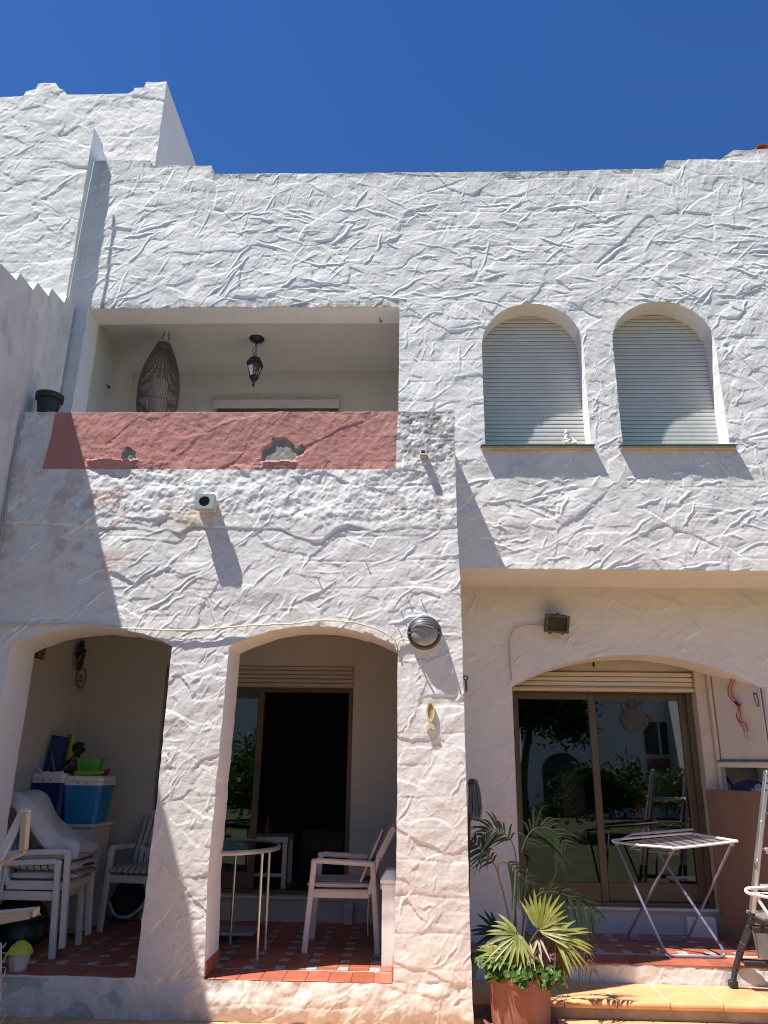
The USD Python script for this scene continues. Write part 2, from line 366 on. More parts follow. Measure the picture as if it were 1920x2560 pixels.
def wall_mesh(path, X, Z, H, poly, y, c, material, tint, depth=None, jag=.004, seed=0, s=None, round_=.012, facing=-1, split=None):
    """A stucco sheet facing -y at plane y with relief H, clipped to poly; boundary edges are carried back by depth(x, z) as reveals."""
    if s is None: s = sdf_of(poly, X, Z, c, jag, seed)
    Hd = H - (1-np.clip(s/round_, 0, 1))**2*.007*(s < round_) if round_ else H
    gz, gx = np.gradient(H, c)
    lerp, tri, edges = clip(X, Z, s)
    px, pz, ph, pgx, pgz = lerp(X), lerp(Z), lerp(Hd), lerp(gx), lerp(gz)
    tn = np.stack([lerp(tint[..., k]) for k in range(3)], -1)
    used = np.unique(tri); remap = np.full(len(px), -1); remap[used] = np.arange(len(used))
    V = np.c_[px, y-ph, pz][used]; N = np.c_[-pgx, -np.ones(len(px)), -pgz][used]; N /= np.linalg.norm(N, axis=1, keepdims=True); tn = tn[used]
    F = remap[tri]
    allV, allN, allF, allT = [V], [N], [F], [tn]
    if depth is not None:
        E = remap[edges]; mid = (V[E[:, 0]]+V[E[:, 1]])/2
        dd = depth(mid[:, 0], mid[:, 2])
        keep = dd > 0; E = E[keep]; dd = dd[keep]
        if len(E):
            # 2-d outward normals averaged per vertex
            ev = V[E[:, 1]]-V[E[:, 0]]; en = np.c_[ev[:, 2], np.zeros(len(ev)), -ev[:, 0]]
            en /= np.maximum(np.linalg.norm(en, axis=1, keepdims=True), 1e-9)
            vn = np.zeros_like(V); np.add.at(vn, E[:, 0], en); np.add.at(vn, E[:, 1], en)
            vd = np.zeros(len(V)); np.maximum.at(vd, E[:, 0], dd); np.maximum.at(vd, E[:, 1], dd)
            nb = np.zeros_like(V)
            for _ in range(2):
                nb[:] = vn; np.add.at(nb, E[:, 0], vn[E[:, 1]]); np.add.at(nb, E[:, 1], vn[E[:, 0]]); vn = nb.copy(); vn /= np.maximum(np.linalg.norm(vn, axis=1, keepdims=True), 1e-9)
            ids = np.unique(E); rm = np.full(len(V), -1); rm[ids] = np.arange(len(ids)); k = len(ids)
            sgn = 1.0
            rows = [V[ids], V[ids].copy(), V[ids].copy()]
            rows[1][:, 1] = y+.012; rows[1] -= vn[ids]*0
            rows[2][:, 1] = y+vd[ids]
            Vr = np.vstack(rows); Nr = np.vstack([vn[ids]]*3)
            e0, e1 = rm[E[:, 0]], rm[E[:, 1]]
            Fr = np.vstack([np.c_[e0+q*k, e1+q*k, e1+(q+1)*k] for q in (0, 1)]+[np.c_[e0+q*k, e1+(q+1)*k, e0+(q+1)*k] for q in (0, 1)])
            # orient the normals away from the wall's body
            c0 = V[E[:, 0]]; test = np.c_[c0[:, 0]+en[:, 0]*c*.8, c0[:, 2]+en[:, 2]*c*.8]
            if poly is not None and np.mean(shapely.contains_xy(poly, test[:, 0], test[:, 1])) > .5: Nr = -Nr
            else: Fr = Fr[:, [0, 2, 1]]
            allV.append(Vr); allN.append(Nr); allF.append(Fr+len(V)); allT.append(np.vstack([tn[ids]]+[np.broadcast_to(np.median(tn, 0), tn[ids].shape)]*2))
    V, N, F, tn = map(np.vstack, (allV, allN, allF, allT))
    MESHES[1] += len(F)
    return rawmesh(path, V, F, N, material, tn)
def arch_poly(x0, x1, z0, zs0, zs1, zc, xc=None, n=24):
    """Opening with straight jambs and a curved head through (x0,zs0), (xc,zc), (x1,zs1)."""
    xc = (x0+x1)/2 if xc is None else xc
    t = np.linspace(0, PI/2, n)
    left = [(xc-(xc-x0)*math.cos(a), zs0+(zc-zs0)*math.sin(a)) for a in t]
    right = [(xc+(x1-xc)*math.sin(a), zs1+(zc-zs1)*math.cos(a)) for a in t]
    return Polygon([(x0, z0)]+left+right[1:]+[(x1, z0)])
def seg_arch(x0, x1, z0, zs, zc, n=24):
    half = (x1-x0)/2; rise = zc-zs; R = (half*half+rise*rise)/(2*rise); cx, cz = (x0+x1)/2, zc-R
    a0 = math.asin(half/R); a = np.linspace(-a0, a0, n)
    return Polygon([(x0, z0)]+[(cx+R*math.sin(q), cz+R*math.cos(q)) for q in a]+[(x1, z0)])
def lerp3(t, a, b):
    return t[..., None]*np.asarray(b, float)+(1-t[..., None])*np.asarray(a, float)
# ------------------------------------------------------------------ ground and far setting
lawn = mat('courtyard_lawn', (.062, .072, .030), .95, var=.35, scale=3.0, bump=(40, .6, .01))
top('ground', plainbox(-60, 60, -60, 60, -.4, -.002), lawn, 'grassy ground of the courtyard around the tiled paving', 'ground', kind='structure', smooth=False)

# ------------------------------------------------------------------ the house
house = thing('terraced_house', 'white stucco terraced house with arched porch, red painted balcony and two shuttered arched windows', 'house')
WHT = np.array([.79, .783, .768])
def base_tint(X, Z, seed=0):
    n = fbm2(X, Z, .8, 3, 40+seed); t = np.ones(X.shape+(3,))*WHT
    t *= (.955+.07*n)[..., None]
    return t
def dirty(t, m, col, k=1.0):
    return t*(1-(m*k)[..., None])+np.asarray(col)*(m*k)[..., None]

# upper wall ------------------------------------------------------
C1 = .0085
YU, YB, YR = 6.15, 5.55, 6.80
topline = [(-3.36, 7.54), (-2.72, 7.535), (-2.69, 7.47), (-2.40, 7.463), (-2.07, 7.457), (-2.045, 7.348), (-1.2, 7.338), (0.3, 7.332), (1.3, 7.325), (2.545, 7.343), (2.60, 7.446), (3.15, 7.463), (3.29, 7.57), (4.7, 7.585)]
upper = Polygon([(-3.36, 3.16), (4.7, 3.15)]+topline[::-1])
loggia_open = Polygon([(-3.125, 3.36), (-.105, 3.36), (-.107, 5.726), (-1.6, 5.74), (-3.128, 5.735)])
win1 = arch_poly(.667, 1.605, 4.268, 5.30, 5.33, 5.755, 1.14)
win2 = arch_poly(1.880, 2.815, 4.268, 5.34, 5.34, 5.767, 2.345)
upper_shape = upper.difference(unary_union([loggia_open, win1, win2]))
X, Z = grid(-3.36, 4.7, 3.15, 7.6, C1)
def st_upper(x, z, g):
    if z > 6.95: a = PI/2+g.normal(0, .35); L = g.uniform(.10, .3); w = g.uniform(.012, .022); sc = .8
    elif z > 5.75:
        a = g.normal(-.06, .33) if g.random() < .72 else g.normal(.75, .4)
        L = g.uniform(.14, .42); w = g.uniform(.014, .030); sc = 1.1
        if x < -1.4 and g.random() < .75: a = g.normal(.85, .3)
    elif z > 4.2: a = g.normal(.95, .5) if g.random() < .7 else g.normal(-.8, .5); L = g.uniform(.10, .32); w = g.uniform(.012, .024); sc = .85
    else:
        a = g.normal(.05, .35) if g.random() < .7 else g.normal(.7, .3); L = g.uniform(.12, .36); w = g.uniform(.014, .03); sc = 1.15
        if z > 3.95: a = PI/2+g.normal(0, .5)
    return a, L, w, sc*g.choice([.25, .4, .7, 1.0, 1.3])
H = relief(X, Z, C1, 11, st_upper, lump=.008, density=36, amp=(.007, .015))
tint = base_tint(X, Z, 1)
tl = np.interp(X, [p[0] for p in topline], [p[1] for p in topline])
grime = sstep(.10, .0, tl-Z)*sstep(.36, .62, fbm2(X, Z, 7, 4, 61)); tint = dirty(tint, grime, (.30, .29, .26), .75)
grime2 = sstep(.38, .62, fbm2(X, Z, 1.3, 4, 62, 1, .6))*sstep(.5, .0, tl-Z); tint = dirty(tint, grime2, (.55, .545, .52), .35)
lin = sstep(.10, .0, Z-5.74)*(Z > 5.7)*(X > -3.1)*(X < -.12)*sstep(.32, .52, fbm2(X, Z, 26, 3, 63, 1, .25)); tint = dirty(tint, lin, (.36, .35, .32), .8)
stk = sstep(.56, .72, fbm2(X, Z*0+.3, 9, 3, 64))*sstep(.7, .0, tl-Z)*sstep(.3, .6, fbm2(X, Z, 4, 3, 65, 1, .3)); tint = dirty(tint, stk, (.50, .49, .46), .35)
stk = sstep(.52, .7, fbm2(X, Z*0+.7, 11, 3, 66))*sstep(3.5, 4.2, Z)*(Z < 4.24)*((X > .62) & (X < 1.63) | (X > 1.84) & (X < 2.86)); tint = dirty(tint, stk, (.52, .50, .46), .35)
def d_upper(x, z):
    d = np.full(len(x), .24)
    inl = (x > -3.16) & (x < -.08) & (z > 3.3) & (z < 5.80); d[inl] = .285
    inw = (x > .6) & (x < 2.9) & (z > 4.2) & (z < 5.85); d[inw] = .27
    d[z < 3.3] = .67
    return d
wall_mesh(ppath(house)+'/upper_wall', X, Z, H, upper_shape, YU, C1, PLASTER, tint, d_upper, .005, 3)

# porch front (also the balcony parapet) -----------------------------------
C2 = .0080
pw_out = Polygon([(-3.245, -.02), (.412, -.02), (.405, .3), (.388, 2.3), (.384, 2.75), (.370, 3.2), (.36, 3.7), (.362, 4.29), (.352, 4.322), (-3.245, 4.322)])
larch = Polygon([(-2.95, .24), (-2.99, 1.2), (-2.99, 2.385), (-2.90, 2.432), (-2.75, 2.487), (-2.56, 2.522), (-2.38, 2.534), (-2.15, 2.515), (-1.98, 2.480), (-1.85, 2.435), (-1.768, 2.392), (-1.762, 1.28), (-1.785, .24)])
march = Polygon([(-1.330, .24), (-1.360, .8), (-1.356, 1.4), (-1.338, 2.392), (-1.22, 2.452), (-1.05, 2.512), (-.86, 2.548), (-.68, 2.556), (-.50, 2.540), (-.30, 2.495), (-.16, 2.440), (-.088, 2.402), (-.084, 1.1), (-.10, .24)])
pw = pw_out.difference(unary_union([larch, march]))
band = Polygon([(-2.978, 3.812), (-.116, 3.812), (-.093, 4.34), (-2.93, 4.34)]).intersection(pw_out)
def ragged(pts, seed, amp=.008):
    p = Polygon(pts); q = [p.exterior.interpolate(t, normalized=True) for t in np.linspace(0, 1, 70)[:-1]]
    g = np.random.default_rng(seed)
    return Polygon([(a.x+g.normal(0, amp), a.y+g.normal(0, amp)) for a in q]).buffer(.002)
patch1 = ragged([(-1.199, 3.888), (-1.181, 4.0), (-1.122, 4.008), (-1.119, 4.078), (-1.03, 4.089), (-.96, 4.04), (-.912, 3.976), (-.877, 4.024), (-.846, 4.0), (-.865, 3.936), (-.91, 3.944), (-.915, 3.896)], 1, .006)
patch2 = ragged([(-2.338, 3.897), (-2.333, 3.956), (-2.311, 4.003), (-2.237, 3.962), (-2.229, 3.897)], 2, .004)
patch3 = ragged([(-.745, 3.922), (-.70, 3.918), (-.66, 3.936), (-.655, 3.958), (-.70, 3.975), (-.735, 3.96)], 3, .006)
patches = [patch1, patch2]
X, Z = grid(-3.245, .42, -.02, 4.33, C2)
def st_porch(x, z, g):
    if 3.81 < z and -2.98 < x < -.11: return None if g.random() < .6 else (g.normal(.2, .9), g.uniform(.04, .12), g.uniform(.008, .014), .30)
    if z > 3.32: return None if g.random() < .55 else (g.normal(.5, .7), g.uniform(.06, .2), g.uniform(.01, .02), .7)
    if z < .24: return g.normal(.75, .3), g.uniform(.08, .25), g.uniform(.006, .012), .6
    if z < 2.45: a = g.normal(.85, .35) if g.random() < .7 else g.normal(1.6, .5); return a, g.uniform(.08, .25), g.uniform(.010, .020), .8*g.choice([.4, .8, 1.1])
    a = g.normal(.62, .28) if g.random() < .78 else g.normal(-.3, .5)
    return a, g.uniform(.12, .36), g.uniform(.010, .024), .95*g.choice([.4, .7, 1.1])
crx = [-3.3, -2.6, -2.448, -2.165, -2.002, -1.906, -1.805, -1.71, -1.215, -1.014, -.838, -.694, -.584, -.485, -.327, -.184, .015, .213, .341, .45]
crz = [3.36, 3.33, 3.31, 3.311, 3.28, 3.299, 3.268, 3.33, 3.307, 3.308, 3.227, 3.205, 3.302, 3.347, 3.303, 3.296, 3.327, 3.312, 3.343, 3.34]
def rough_porch(X, Z):
    zc = np.interp(X, crx, crz)+(fbm2(X, Z, 12, 3, 71)-.5)*.03
    h = .009*sstep(-.006, .006, Z-zc)*(.35+.65*sstep(.35, .6, fbm2(X, X*0, 3, 2, 72)))*sstep(.55, .15, Z-zc)
    up = sstep(3.3, 3.42, Z)
    h += up*(1-.35*((Z > 3.812) & (X > -2.98) & (X < -.115)))*((fbm2(X, Z, 16, 4, 73)-.5)*.016+(fbm2(X, Z, 40, 3, 74)-.5)*.007)
    cor = sstep(-.2, .02, X)*sstep(3.7, 3.95, Z); h += cor*(fbm2(X, Z, 45, 3, 75)-.5)*.012
    h += sstep(.26, .0, Z)*.02*sstep(-.02, .12, Z)+(Z < .26)*(fbm2(X, Z, 10, 3, 76)-.5)*.03
    h -= .009*sstep(.52, .55, fbm2(X, Z, 3.5, 4, 101, .8, 1))*(Z < .225)*sstep(-1.66, -1.75, X)
    # paint sheets lifting away under the bare patches
    zt = 3.893+.004*np.sin(X*30); wgt = sstep(-2.64, -2.60, X)*sstep(-2.10, -2.36, X); f = np.clip((Z-3.806)/(zt-3.806), 0, 1)
    h += .028*f**1.3*wgt*(Z < zt)
    zt = 3.882+.006*np.sin(X*23); wgt = sstep(-1.20, -1.18, X)*sstep(-.88, -.96, X); f = np.clip((Z-3.80)/(zt-3.80), 0, 1)
    h += .020*f**1.3*wgt*(Z < zt)
    return h
H = relief(X, Z, C2, 23, st_porch, lump=.006, rough=rough_porch, density=34, amp=(.006, .013))
inb = sstep(3.812, 3.90, Z)*sstep(-2.98, -2.92, X)*sstep(-.11, -.17, X); flap = (X > -2.66)*(X < -2.08)*(Z < 3.9)+(X > -1.22)*(X < -.86)*(Z < 3.9)
H = H*(1-.5*inb*(1-np.clip(flap, 0, 1)))+inb*(fbm2(X, Z, 26, 3, 97)-.5)*.006
for k, p in enumerate(patches):
    ins = shapely.contains_xy(p, X.ravel(), Z.ravel()).reshape(X.shape); H = np.where(ins, -.016+(fbm2(X, Z, 30, 3, 80+k)-.5)*.008, H)
tint = base_tint(X, Z, 2)
warm = sstep(2.0, .3, Z); tint = dirty(tint, warm, (.74, .705, .655), .7)
low = sstep(.30, .05, Z)*(.5+.5*fbm2(X, Z, 5, 3, 81)); tint = dirty(tint, low, (.60, .50, .37), .6)
stain = sstep(.50, .66, fbm2(X, Z, 2.6, 4, 82, 1.3, .55))*sstep(2.6, 3.2, Z)*sstep(4.0, 3.6, Z)*sstep(.50, .62, fbm2(X, Z, 12, 4, 83)); tint = dirty(tint, stain, (.55, .36, .27), .55)
stain = sstep(.56, .68, fbm2(X, Z, 9, 4, 84))*sstep(3.1, 3.45, Z)*sstep(.45, .6, fbm2(X, Z, 1.7, 3, 85)); tint = dirty(tint, stain, (.43, .38, .31), .6)
loss = sstep(.52, .55, fbm2(X, Z, 3.5, 4, 101, .8, 1))*(Z < .225)*sstep(-1.66, -1.75, X); tint = dirty(tint, loss, (.46, .45, .43), .8)
yel = np.exp(-(((X+1.72)/.12)**2+((Z-3.36)/.10)**2))*sstep(.35, .6, fbm2(X, Z, 14, 3, 86)); tint = dirty(tint, yel, (.62, .55, .33), .7)
mold = sstep(-.14, -.02, X)*sstep(3.86, 4.0, Z)*sstep(.38, .60, fbm2(X, Z, 20, 4, 87)); tint = dirty(tint, mold, (.27, .265, .245), .85)
mold = sstep(4.26, 4.32, Z)*sstep(.4, .6, fbm2(X, Z, 18, 4, 88)); tint = dirty(tint, mold, (.33, .32, .30), .7)
cz = np.interp(X, crx, crz); crk = np.exp(-((Z-cz+.006)/.006)**2)*sstep(.42, .55, fbm2(X, X*0, 5, 2, 72)); tint = dirty(tint, crk, (.33, .29, .25), .6)
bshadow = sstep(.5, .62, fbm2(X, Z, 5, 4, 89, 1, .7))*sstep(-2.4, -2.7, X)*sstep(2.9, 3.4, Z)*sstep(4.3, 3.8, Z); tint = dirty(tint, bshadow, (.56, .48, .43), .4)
basep = sstep(.235, .255, .31-Z)*0
def d_porch(x, z):
    d = np.full(len(x), .0)
    d[x > .33] = 1.30
    d[(z > 4.29) & (x < .352)] = .20
    ina = (x > -3.02) & (x < -1.74) & (z > .25) & (z < 2.55) | (x > -1.38) & (x < -.06) & (z > .25) & (z < 2.57)
    d[ina] = .385
    return d
s_out = sdf_of(pw, X, Z, C2, .005, 5)
s_band = sdf_of(band.buffer(0), X, Z, C2)
s_band_only = np.where(Z > 4.27, np.minimum(sdf_of(Polygon([(-2.978, 3.812), (-.116, 3.812), (-.093, 4.6), (-2.93, 4.6)]), X, Z, C2), s_out), s_band)
s_patch = np.max([sdf_of(p, X, Z, C2) for p in patches], 0)
tri_band = sdf_of(Polygon([(-2.978, 3.812), (-.116, 3.812), (-.093, 4.6), (-2.93, 4.6)]), X, Z, C2, .006, 17)
pw_path = ppath(house)+'/porch_wall'
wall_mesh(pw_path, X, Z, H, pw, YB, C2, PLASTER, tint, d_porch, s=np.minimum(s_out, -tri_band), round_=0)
rt = np.ones(X.shape+(3,))*np.array([.50, .235, .205]); rt *= (.86+.28*fbm2(X, Z, 6, 4, 90))[..., None]
fade = sstep(.55, .7, fbm2(X, Z, 11, 4, 91)); rt = dirty(rt, fade, (.55, .33, .30), .5); rt = dirty(rt, sstep(.56, .70, fbm2(X, Z, 17, 4, 94))*sstep(-1.2, -.3, X), (.34, .19, .16), .5)
rt = dirty(rt, sstep(4.314, 4.324, Z), (.74, .72, .70), .8)
wall_mesh(pw_path+'/painted_band', X, Z, H, band, YB, C2, REDP, rt, lambda x, z: np.where(z > 4.29, .20, np.where((z < 4.12) & (z > 3.84) & (x > -2.5) & (x < -.5), .02, 0.)), s=np.minimum(np.minimum(s_out, tri_band), -s_patch), round_=0)
bt = np.ones(X.shape+(3,))*np.array([.31, .30, .26]); bt *= (.7+.6*fbm2(X, Z, 25, 3, 92))[..., None]
for k, p in enumerate(patches):
    wall_mesh(pw_path+'/'+numbered(pw_path, 'bare_patch'), X, Z, H, p, YB, C2, PLASTER, bt, None, s=sdf_of(p, X, Z, C2), round_=0)
# parapet back, balcony slab and porch shell
part('parapet_back', bxx(-3.24, .35, 5.742, 5.762, 3.30, 4.312, .004), PLAIN, house)
part('balcony_slab', bxx(-3.24, .37, 5.76, 8.1, 2.80, 3.30, .01), PLAIN, house)
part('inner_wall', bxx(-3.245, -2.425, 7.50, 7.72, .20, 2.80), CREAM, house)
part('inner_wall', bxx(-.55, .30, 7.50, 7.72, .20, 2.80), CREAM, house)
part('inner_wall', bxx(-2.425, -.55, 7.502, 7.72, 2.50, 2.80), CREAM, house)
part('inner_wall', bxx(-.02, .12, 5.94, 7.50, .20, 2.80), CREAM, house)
# lower right wall with the wide arch -----------------------------------------
C3 = .014
X, Z = grid(.40, 4.3, .20, 3.2, C3)
rw = sbox(.405, .22, 4.3, 3.17)
rarch = seg_arch(.905, 3.10, .20, 2.255, 2.542)
def st_low(x, z, g): return g.normal(.75, .5), g.uniform(.12, .4), g.uniform(.016, .03), 2.0*g.choice([.3, .6, 1.0])
H = relief(X, Z, C3, 31, st_low, lump=.008, density=22)
tint = np.ones(X.shape+(3,))*np.array([.77, .755, .735])
tint = dirty(tint, sstep(2.75, 3.1, Z), (.66, .59, .48), .45)
tint = dirty(tint, np.exp(-((X-1.28)/.09)**2)*sstep(2.86, 2.92, Z)*sstep(3.15, 2.95, Z), (.33, .34, .36), .5)
wall_mesh(ppath(house)+'/lower_wall', X, Z, H, rw.difference(rarch), YR, C3, PLASTER, tint,
          lambda x, z: np.where((x > .85) & (x < 3.15) & (z > .24) & (z < 2.6), .37, 0.), .004, 9)
part('pier', bxx(.41, .955, 7.165, 7.3, .2, 3.15), CREAM, house)
part('wall_return', bxx(.36, .42, 6.80, 7.5, .2, 3.15), PLAIN, house)

# loggia behind the balcony
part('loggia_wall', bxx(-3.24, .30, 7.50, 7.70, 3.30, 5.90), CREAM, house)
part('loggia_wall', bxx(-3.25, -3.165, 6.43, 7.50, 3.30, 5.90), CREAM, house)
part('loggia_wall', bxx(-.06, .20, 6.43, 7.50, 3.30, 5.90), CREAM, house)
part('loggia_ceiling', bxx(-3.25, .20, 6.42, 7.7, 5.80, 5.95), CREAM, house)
ROOFM = mat('roof_tile_red', (.25, .15, .11), .8, var=.2)
part('roof_slab', bxx(-3.2, 4.6, 6.38, 12.0, 6.90, 7.02), ROOFM, house)
part('door_lintel', bxx(-2.19, -.785, 7.44, 7.50, 5.315, 5.415), CREAM, house)
part('loggia_door', bxx(-2.15, -.80, 7.46, 7.50, 3.3, 5.31), BRONZE, house)
part('room_floor', bxx(.45, 4.6, 6.80, 9, 3.16, 3.30), PLAIN, house)
# roller shutters of the two arched windows
for w, (xa, xb) in ((win1, (.60, 1.66)), (win2, (1.82, 2.87))):
    sh = part('roller_shutter', bxx(xa, xb, 6.385, 6.40, 4.2, 5.85), SHUT, house)
    z = 4.272
    while z < 5.84:
        slat = MB(cbox(xb-xa, .012, .0345, ((xa+xb)/2, 6.371, z+.0185), .005), cbox(xb-xa, .004, .008, ((xa+xb)/2, 6.380, z+.0395), .001))
        part('slat', slat, SHUT, sh); z += .0402
    part('guide_rail', bxx(xa-.01, xa+.03, 6.36, 6.39, 4.2, 5.85), SHUT, sh)
GREENT = mat('green_glazed_tile', (.085, .135, .10), .3, var=.2, scale=20, rand=.15)
UNDER = mat('sill_underside', (.50, .43, .34), .8, var=.15)
for xa, xb in ((.622, 1.628), (1.838, 2.858)):
    sl = part('window_sill', bxx(xa+.01, xb-.01, 6.105, 6.42, 4.236, 4.2635, .003), UNDER, house)
    n = 5; w = (xb-xa)/n
    for k in range(n):
        part('sill_tile', bxx(xa+k*w+.001, xa+(k+1)*w-.001, 6.088, 6.41, 4.2645, 4.272, .003), GREENT, sl)
# one ridge tile on the parapet
rt_ = []
for a in np.linspace(0, PI, 15): rt_.append((.085*math.cos(a), .085*math.sin(a)))
for a in np.linspace(PI, 0, 15): rt_.append((.072*math.cos(a), .072*math.sin(a)))
for k in range(3):
    m = extr(Polygon(rt_), .40, 0); m.apply_transform(rotm([0, 0, 1], 0)); m.apply_translation((3.60+.19*k, 6.17, 7.575))
    if k == 0: rtile = top('ridge_tile', m, TERRA, 'curved terracotta roof tile at the stepped right end of the parapet', 'roof tile')
# back closures so that no daylight leaks in
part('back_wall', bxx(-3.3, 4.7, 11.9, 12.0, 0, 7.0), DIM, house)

# ------------------------------------------------------------------ neighbour house on the left
neigh = thing('neighbouring_house', 'taller white stucco neighbouring house at the left with stepped parapets', 'house')
C4 = .012
X, Z = grid(-5.6, -3.31, 4.2, 7.95, C4)
def st_n(x, z, g): return (g.normal(-.5, .35) if g.random() < .6 else g.normal(.9, .3)), g.uniform(.15, .45), g.uniform(.014, .028), g.choice([.35, .6, 1.0])
H = relief(X, Z, C4, 41, st_n, lump=.008, density=24)
tint = base_tint(X, Z, 5)
nb = Polygon([(-5.6, 4.2), (-3.285, 4.2), (-3.30, 6.0), (-3.318, 7.87), (-3.35, 7.895), (-5.6, 7.93)])
wall_mesh(ppath(neigh)+'/front_wall', X, Z, H, nb, 6.03, C4, PLASTER, tint, lambda x, z: np.where((z > 7.8), .25, np.where(x > -3.4, 3.5, 0)), .005, 4)
part('side_wall', bxx(-3.42, -3.325, 6.5, 9.5, 4.2, 7.885), PLAIN, neigh)
X, Z = grid(-6.6, -3.1, 7.0, 9.85, .016)
H = relief(X, Z, .016, 43, st_n, lump=.008, density=16)
tp = [(-6.6, 9.60), (-5.252, 9.604), (-4.942, 9.613), (-4.936, 9.695), (-4.812, 9.731), (-4.796, 9.821), (-4.565, 9.821), (-4.499, 9.724), (-4.447, 9.71), (-4.39, 9.626), (-3.596, 9.619), (-3.532, 9.664), (-3.528, 9.715), (-3.399, 9.718), (-3.391, 9.815), (-3.122, 9.817)]
wall_mesh(ppath(neigh)+'/upper_storey_wall', X, Z, H, Polygon([(-6.6, 7.0)]+tp+[(-3.115, 7.0)]), 7.2, .016, PLASTER, base_tint(X, Z, 6),
          lambda x, z: np.where(x > -3.15, 3.2, .28), .004, 6, round_=.02)
part('upper_side_wall', bxx(-3.25, -3.135, 7.45, 10.4, 7.0, 9.81), PLAIN, neigh)
part('roof_slab', bxx(-6.6, -3.3, 6.3, 10.3, 7.2, 7.3), ROOFM, neigh)

# stepped party wall between the two plots
steps = [(1.5, 4.42), (3.75, 4.42), (3.76, 4.9), (4.03, 4.915), (4.05, 5.0), (4.31, 5.01), (4.33, 5.10), (4.58, 5.105), (4.60, 5.2), (4.86, 5.21), (4.885, 5.30), (5.126, 5.318), (5.159, 5.41), (5.389, 5.407), (5.435, 5.515), (5.641, 5.52), (5.668, 5.621), (5.92, 5.64), (5.95, 5.74), (6.10, 5.75)]
pwall = thing('party_wall', 'plain weathered white party wall with a stepped top running out from the left corner', 'wall')
pg = Polygon([(1.5, 0), (7.5, 0), (7.5, 4.3), (6.10, 4.3)]+steps[::-1])
pg = Polygon([(1.5, 0), (6.12, 0), (6.12, 5.75)]+steps[::-1])
m = trimesh.creation.extrude_polygon(pg, .20, engine='earcut'); v = m.vertices.copy(); m.vertices = np.c_[-3.445+v[:, 2], v[:, 0], v[:, 1]]
PARTY = mat('weathered_white_plaster', (.64, .63, .61), .9, var=.10, scale=3, bump=(14, .6, .014), spots=(4, .50, .72, (.47, .455, .43)), stretch=(1, 1.6, .7))
part('wall_body', m, PARTY, pwall, smooth=False)
part('porch_inner_face', bxx(-3.26, -3.235, 5.94, 7.52, .2, 2.85), CREAM, house)
part('party_return', bxx(-3.30, -3.245, 6.1, 7.6, 0, 4.3), PLAIN, house)
# ------------------------------------------------------------------ porch floors and step
pf = top('porch_floor', MB(bxx(-3.24, -.02, 5.575, 7.55, .05, .2365, .002)), GROUT, 'red tiled porch floor with small patterned white insets', 'floor', kind='structure')
def tile(x0, x1, y0, y1, parent, mat, name='floor_tile', z=.2375, h=.006):
    part(name, bxx(x0+.0018, x1-.0018, y0+.0018, y1-.0018, z-.004, z+h, .0015), mat, parent)
INSET = usdkit.material(stage, '/World/Looks/patterned_inset', {
    'tc': ('texture_coordinate', {}), 'oi': ('object_info', {}),
    'v': ('voronoi_texture', {'scale': 55.0, 'metric': 'chebychev', 'randomness': .35}), 'r': ('rgb_ramp', {'ramp': [(.20, (.08, .13, .27)), (.36, (.50, .48, .43)), (.55, (.50, .48, .43)), (.62, (.25, .19, .09)), (.68, (.50, .48, .43))]}),
    'p': ('principled_bsdf', {'roughness': .3})}, [('tc.object', 'v.vector'), ('v.distance', 'r.fac'), ('r.color', 'p.base_color')], surface='p.BSDF')
def pinwheel(parent, xi, yi, x_lo, x_hi, y_lo, y_hi, nx0, nx1, ny, px=.2180, py=.1960, q=.076):
    def T_(x0, x1, y0, y1, m, nm):
        x0, x1, y0, y1 = max(x0, x_lo), min(x1, x_hi), max(y0, y_lo), min(y1, y_hi)
        if x1-x0 > .012 and y1-y0 > .012: tile(x0, x1, y0, y1, parent, m, nm)
    for j in range(ny):
        for i in range(nx0, nx1):
            x, y = xi+i*px, yi+j*py; h = q/2
            T_(x-h, x+h, y-h, y+h, INSET, 'inset_tile')
            T_(x+h, x+px-h, y-h, y+h, TERRA, 'strip_tile'); T_(x-h, x+h, y+h, y+py-h, TERRA, 'strip_tile')
            T_(x+h, x+px-h, y+h, y+py-h, TERRA, 'floor_tile')
pinwheel(pf, -.454, 5.90, -3.22, -.03, 5.825, 7.49, -13, 3, 9)
for k in range(21):                                             # border row along the edge
    x0 = -3.23+.1483*k+.036
    if x0 > -.06: break
    if -1.80 < x0 < -1.42: continue
    tile(x0, min(x0+.1483, -.03), 5.556 + .004*((k*7) % 3), 5.822, pf, TERRA, 'border_tile')
for k in range(3):
    part('skirting_tile', bxx(-1.338, -1.326, 5.57+.125*k, 5.692+.125*k, .244, .335, .003), TERRA, pf)
part('skirting_tile', bxx(-.112, -.10, 5.60, 5.90, .244, .33, .003), TERRA, pf)

rf = top('side_terrace', MB(bxx(.41, 4.3, 6.225, 7.30, .02, .2365, .002)), GROUT, 'red tiled terrace floor in front of the wide sliding door', 'terrace', kind='structure')
pinwheel(rf, 1.470, 6.63, .42, 4.2, 6.50, 7.27, -5, 12, 5, .2120, .1900, .074)
for k in range(26):
    x0 = .42+.1483*k; tile(x0, x0+.1483, 6.215+.003*((k*5) % 3), 6.497, rf, TERRA, 'border_tile')
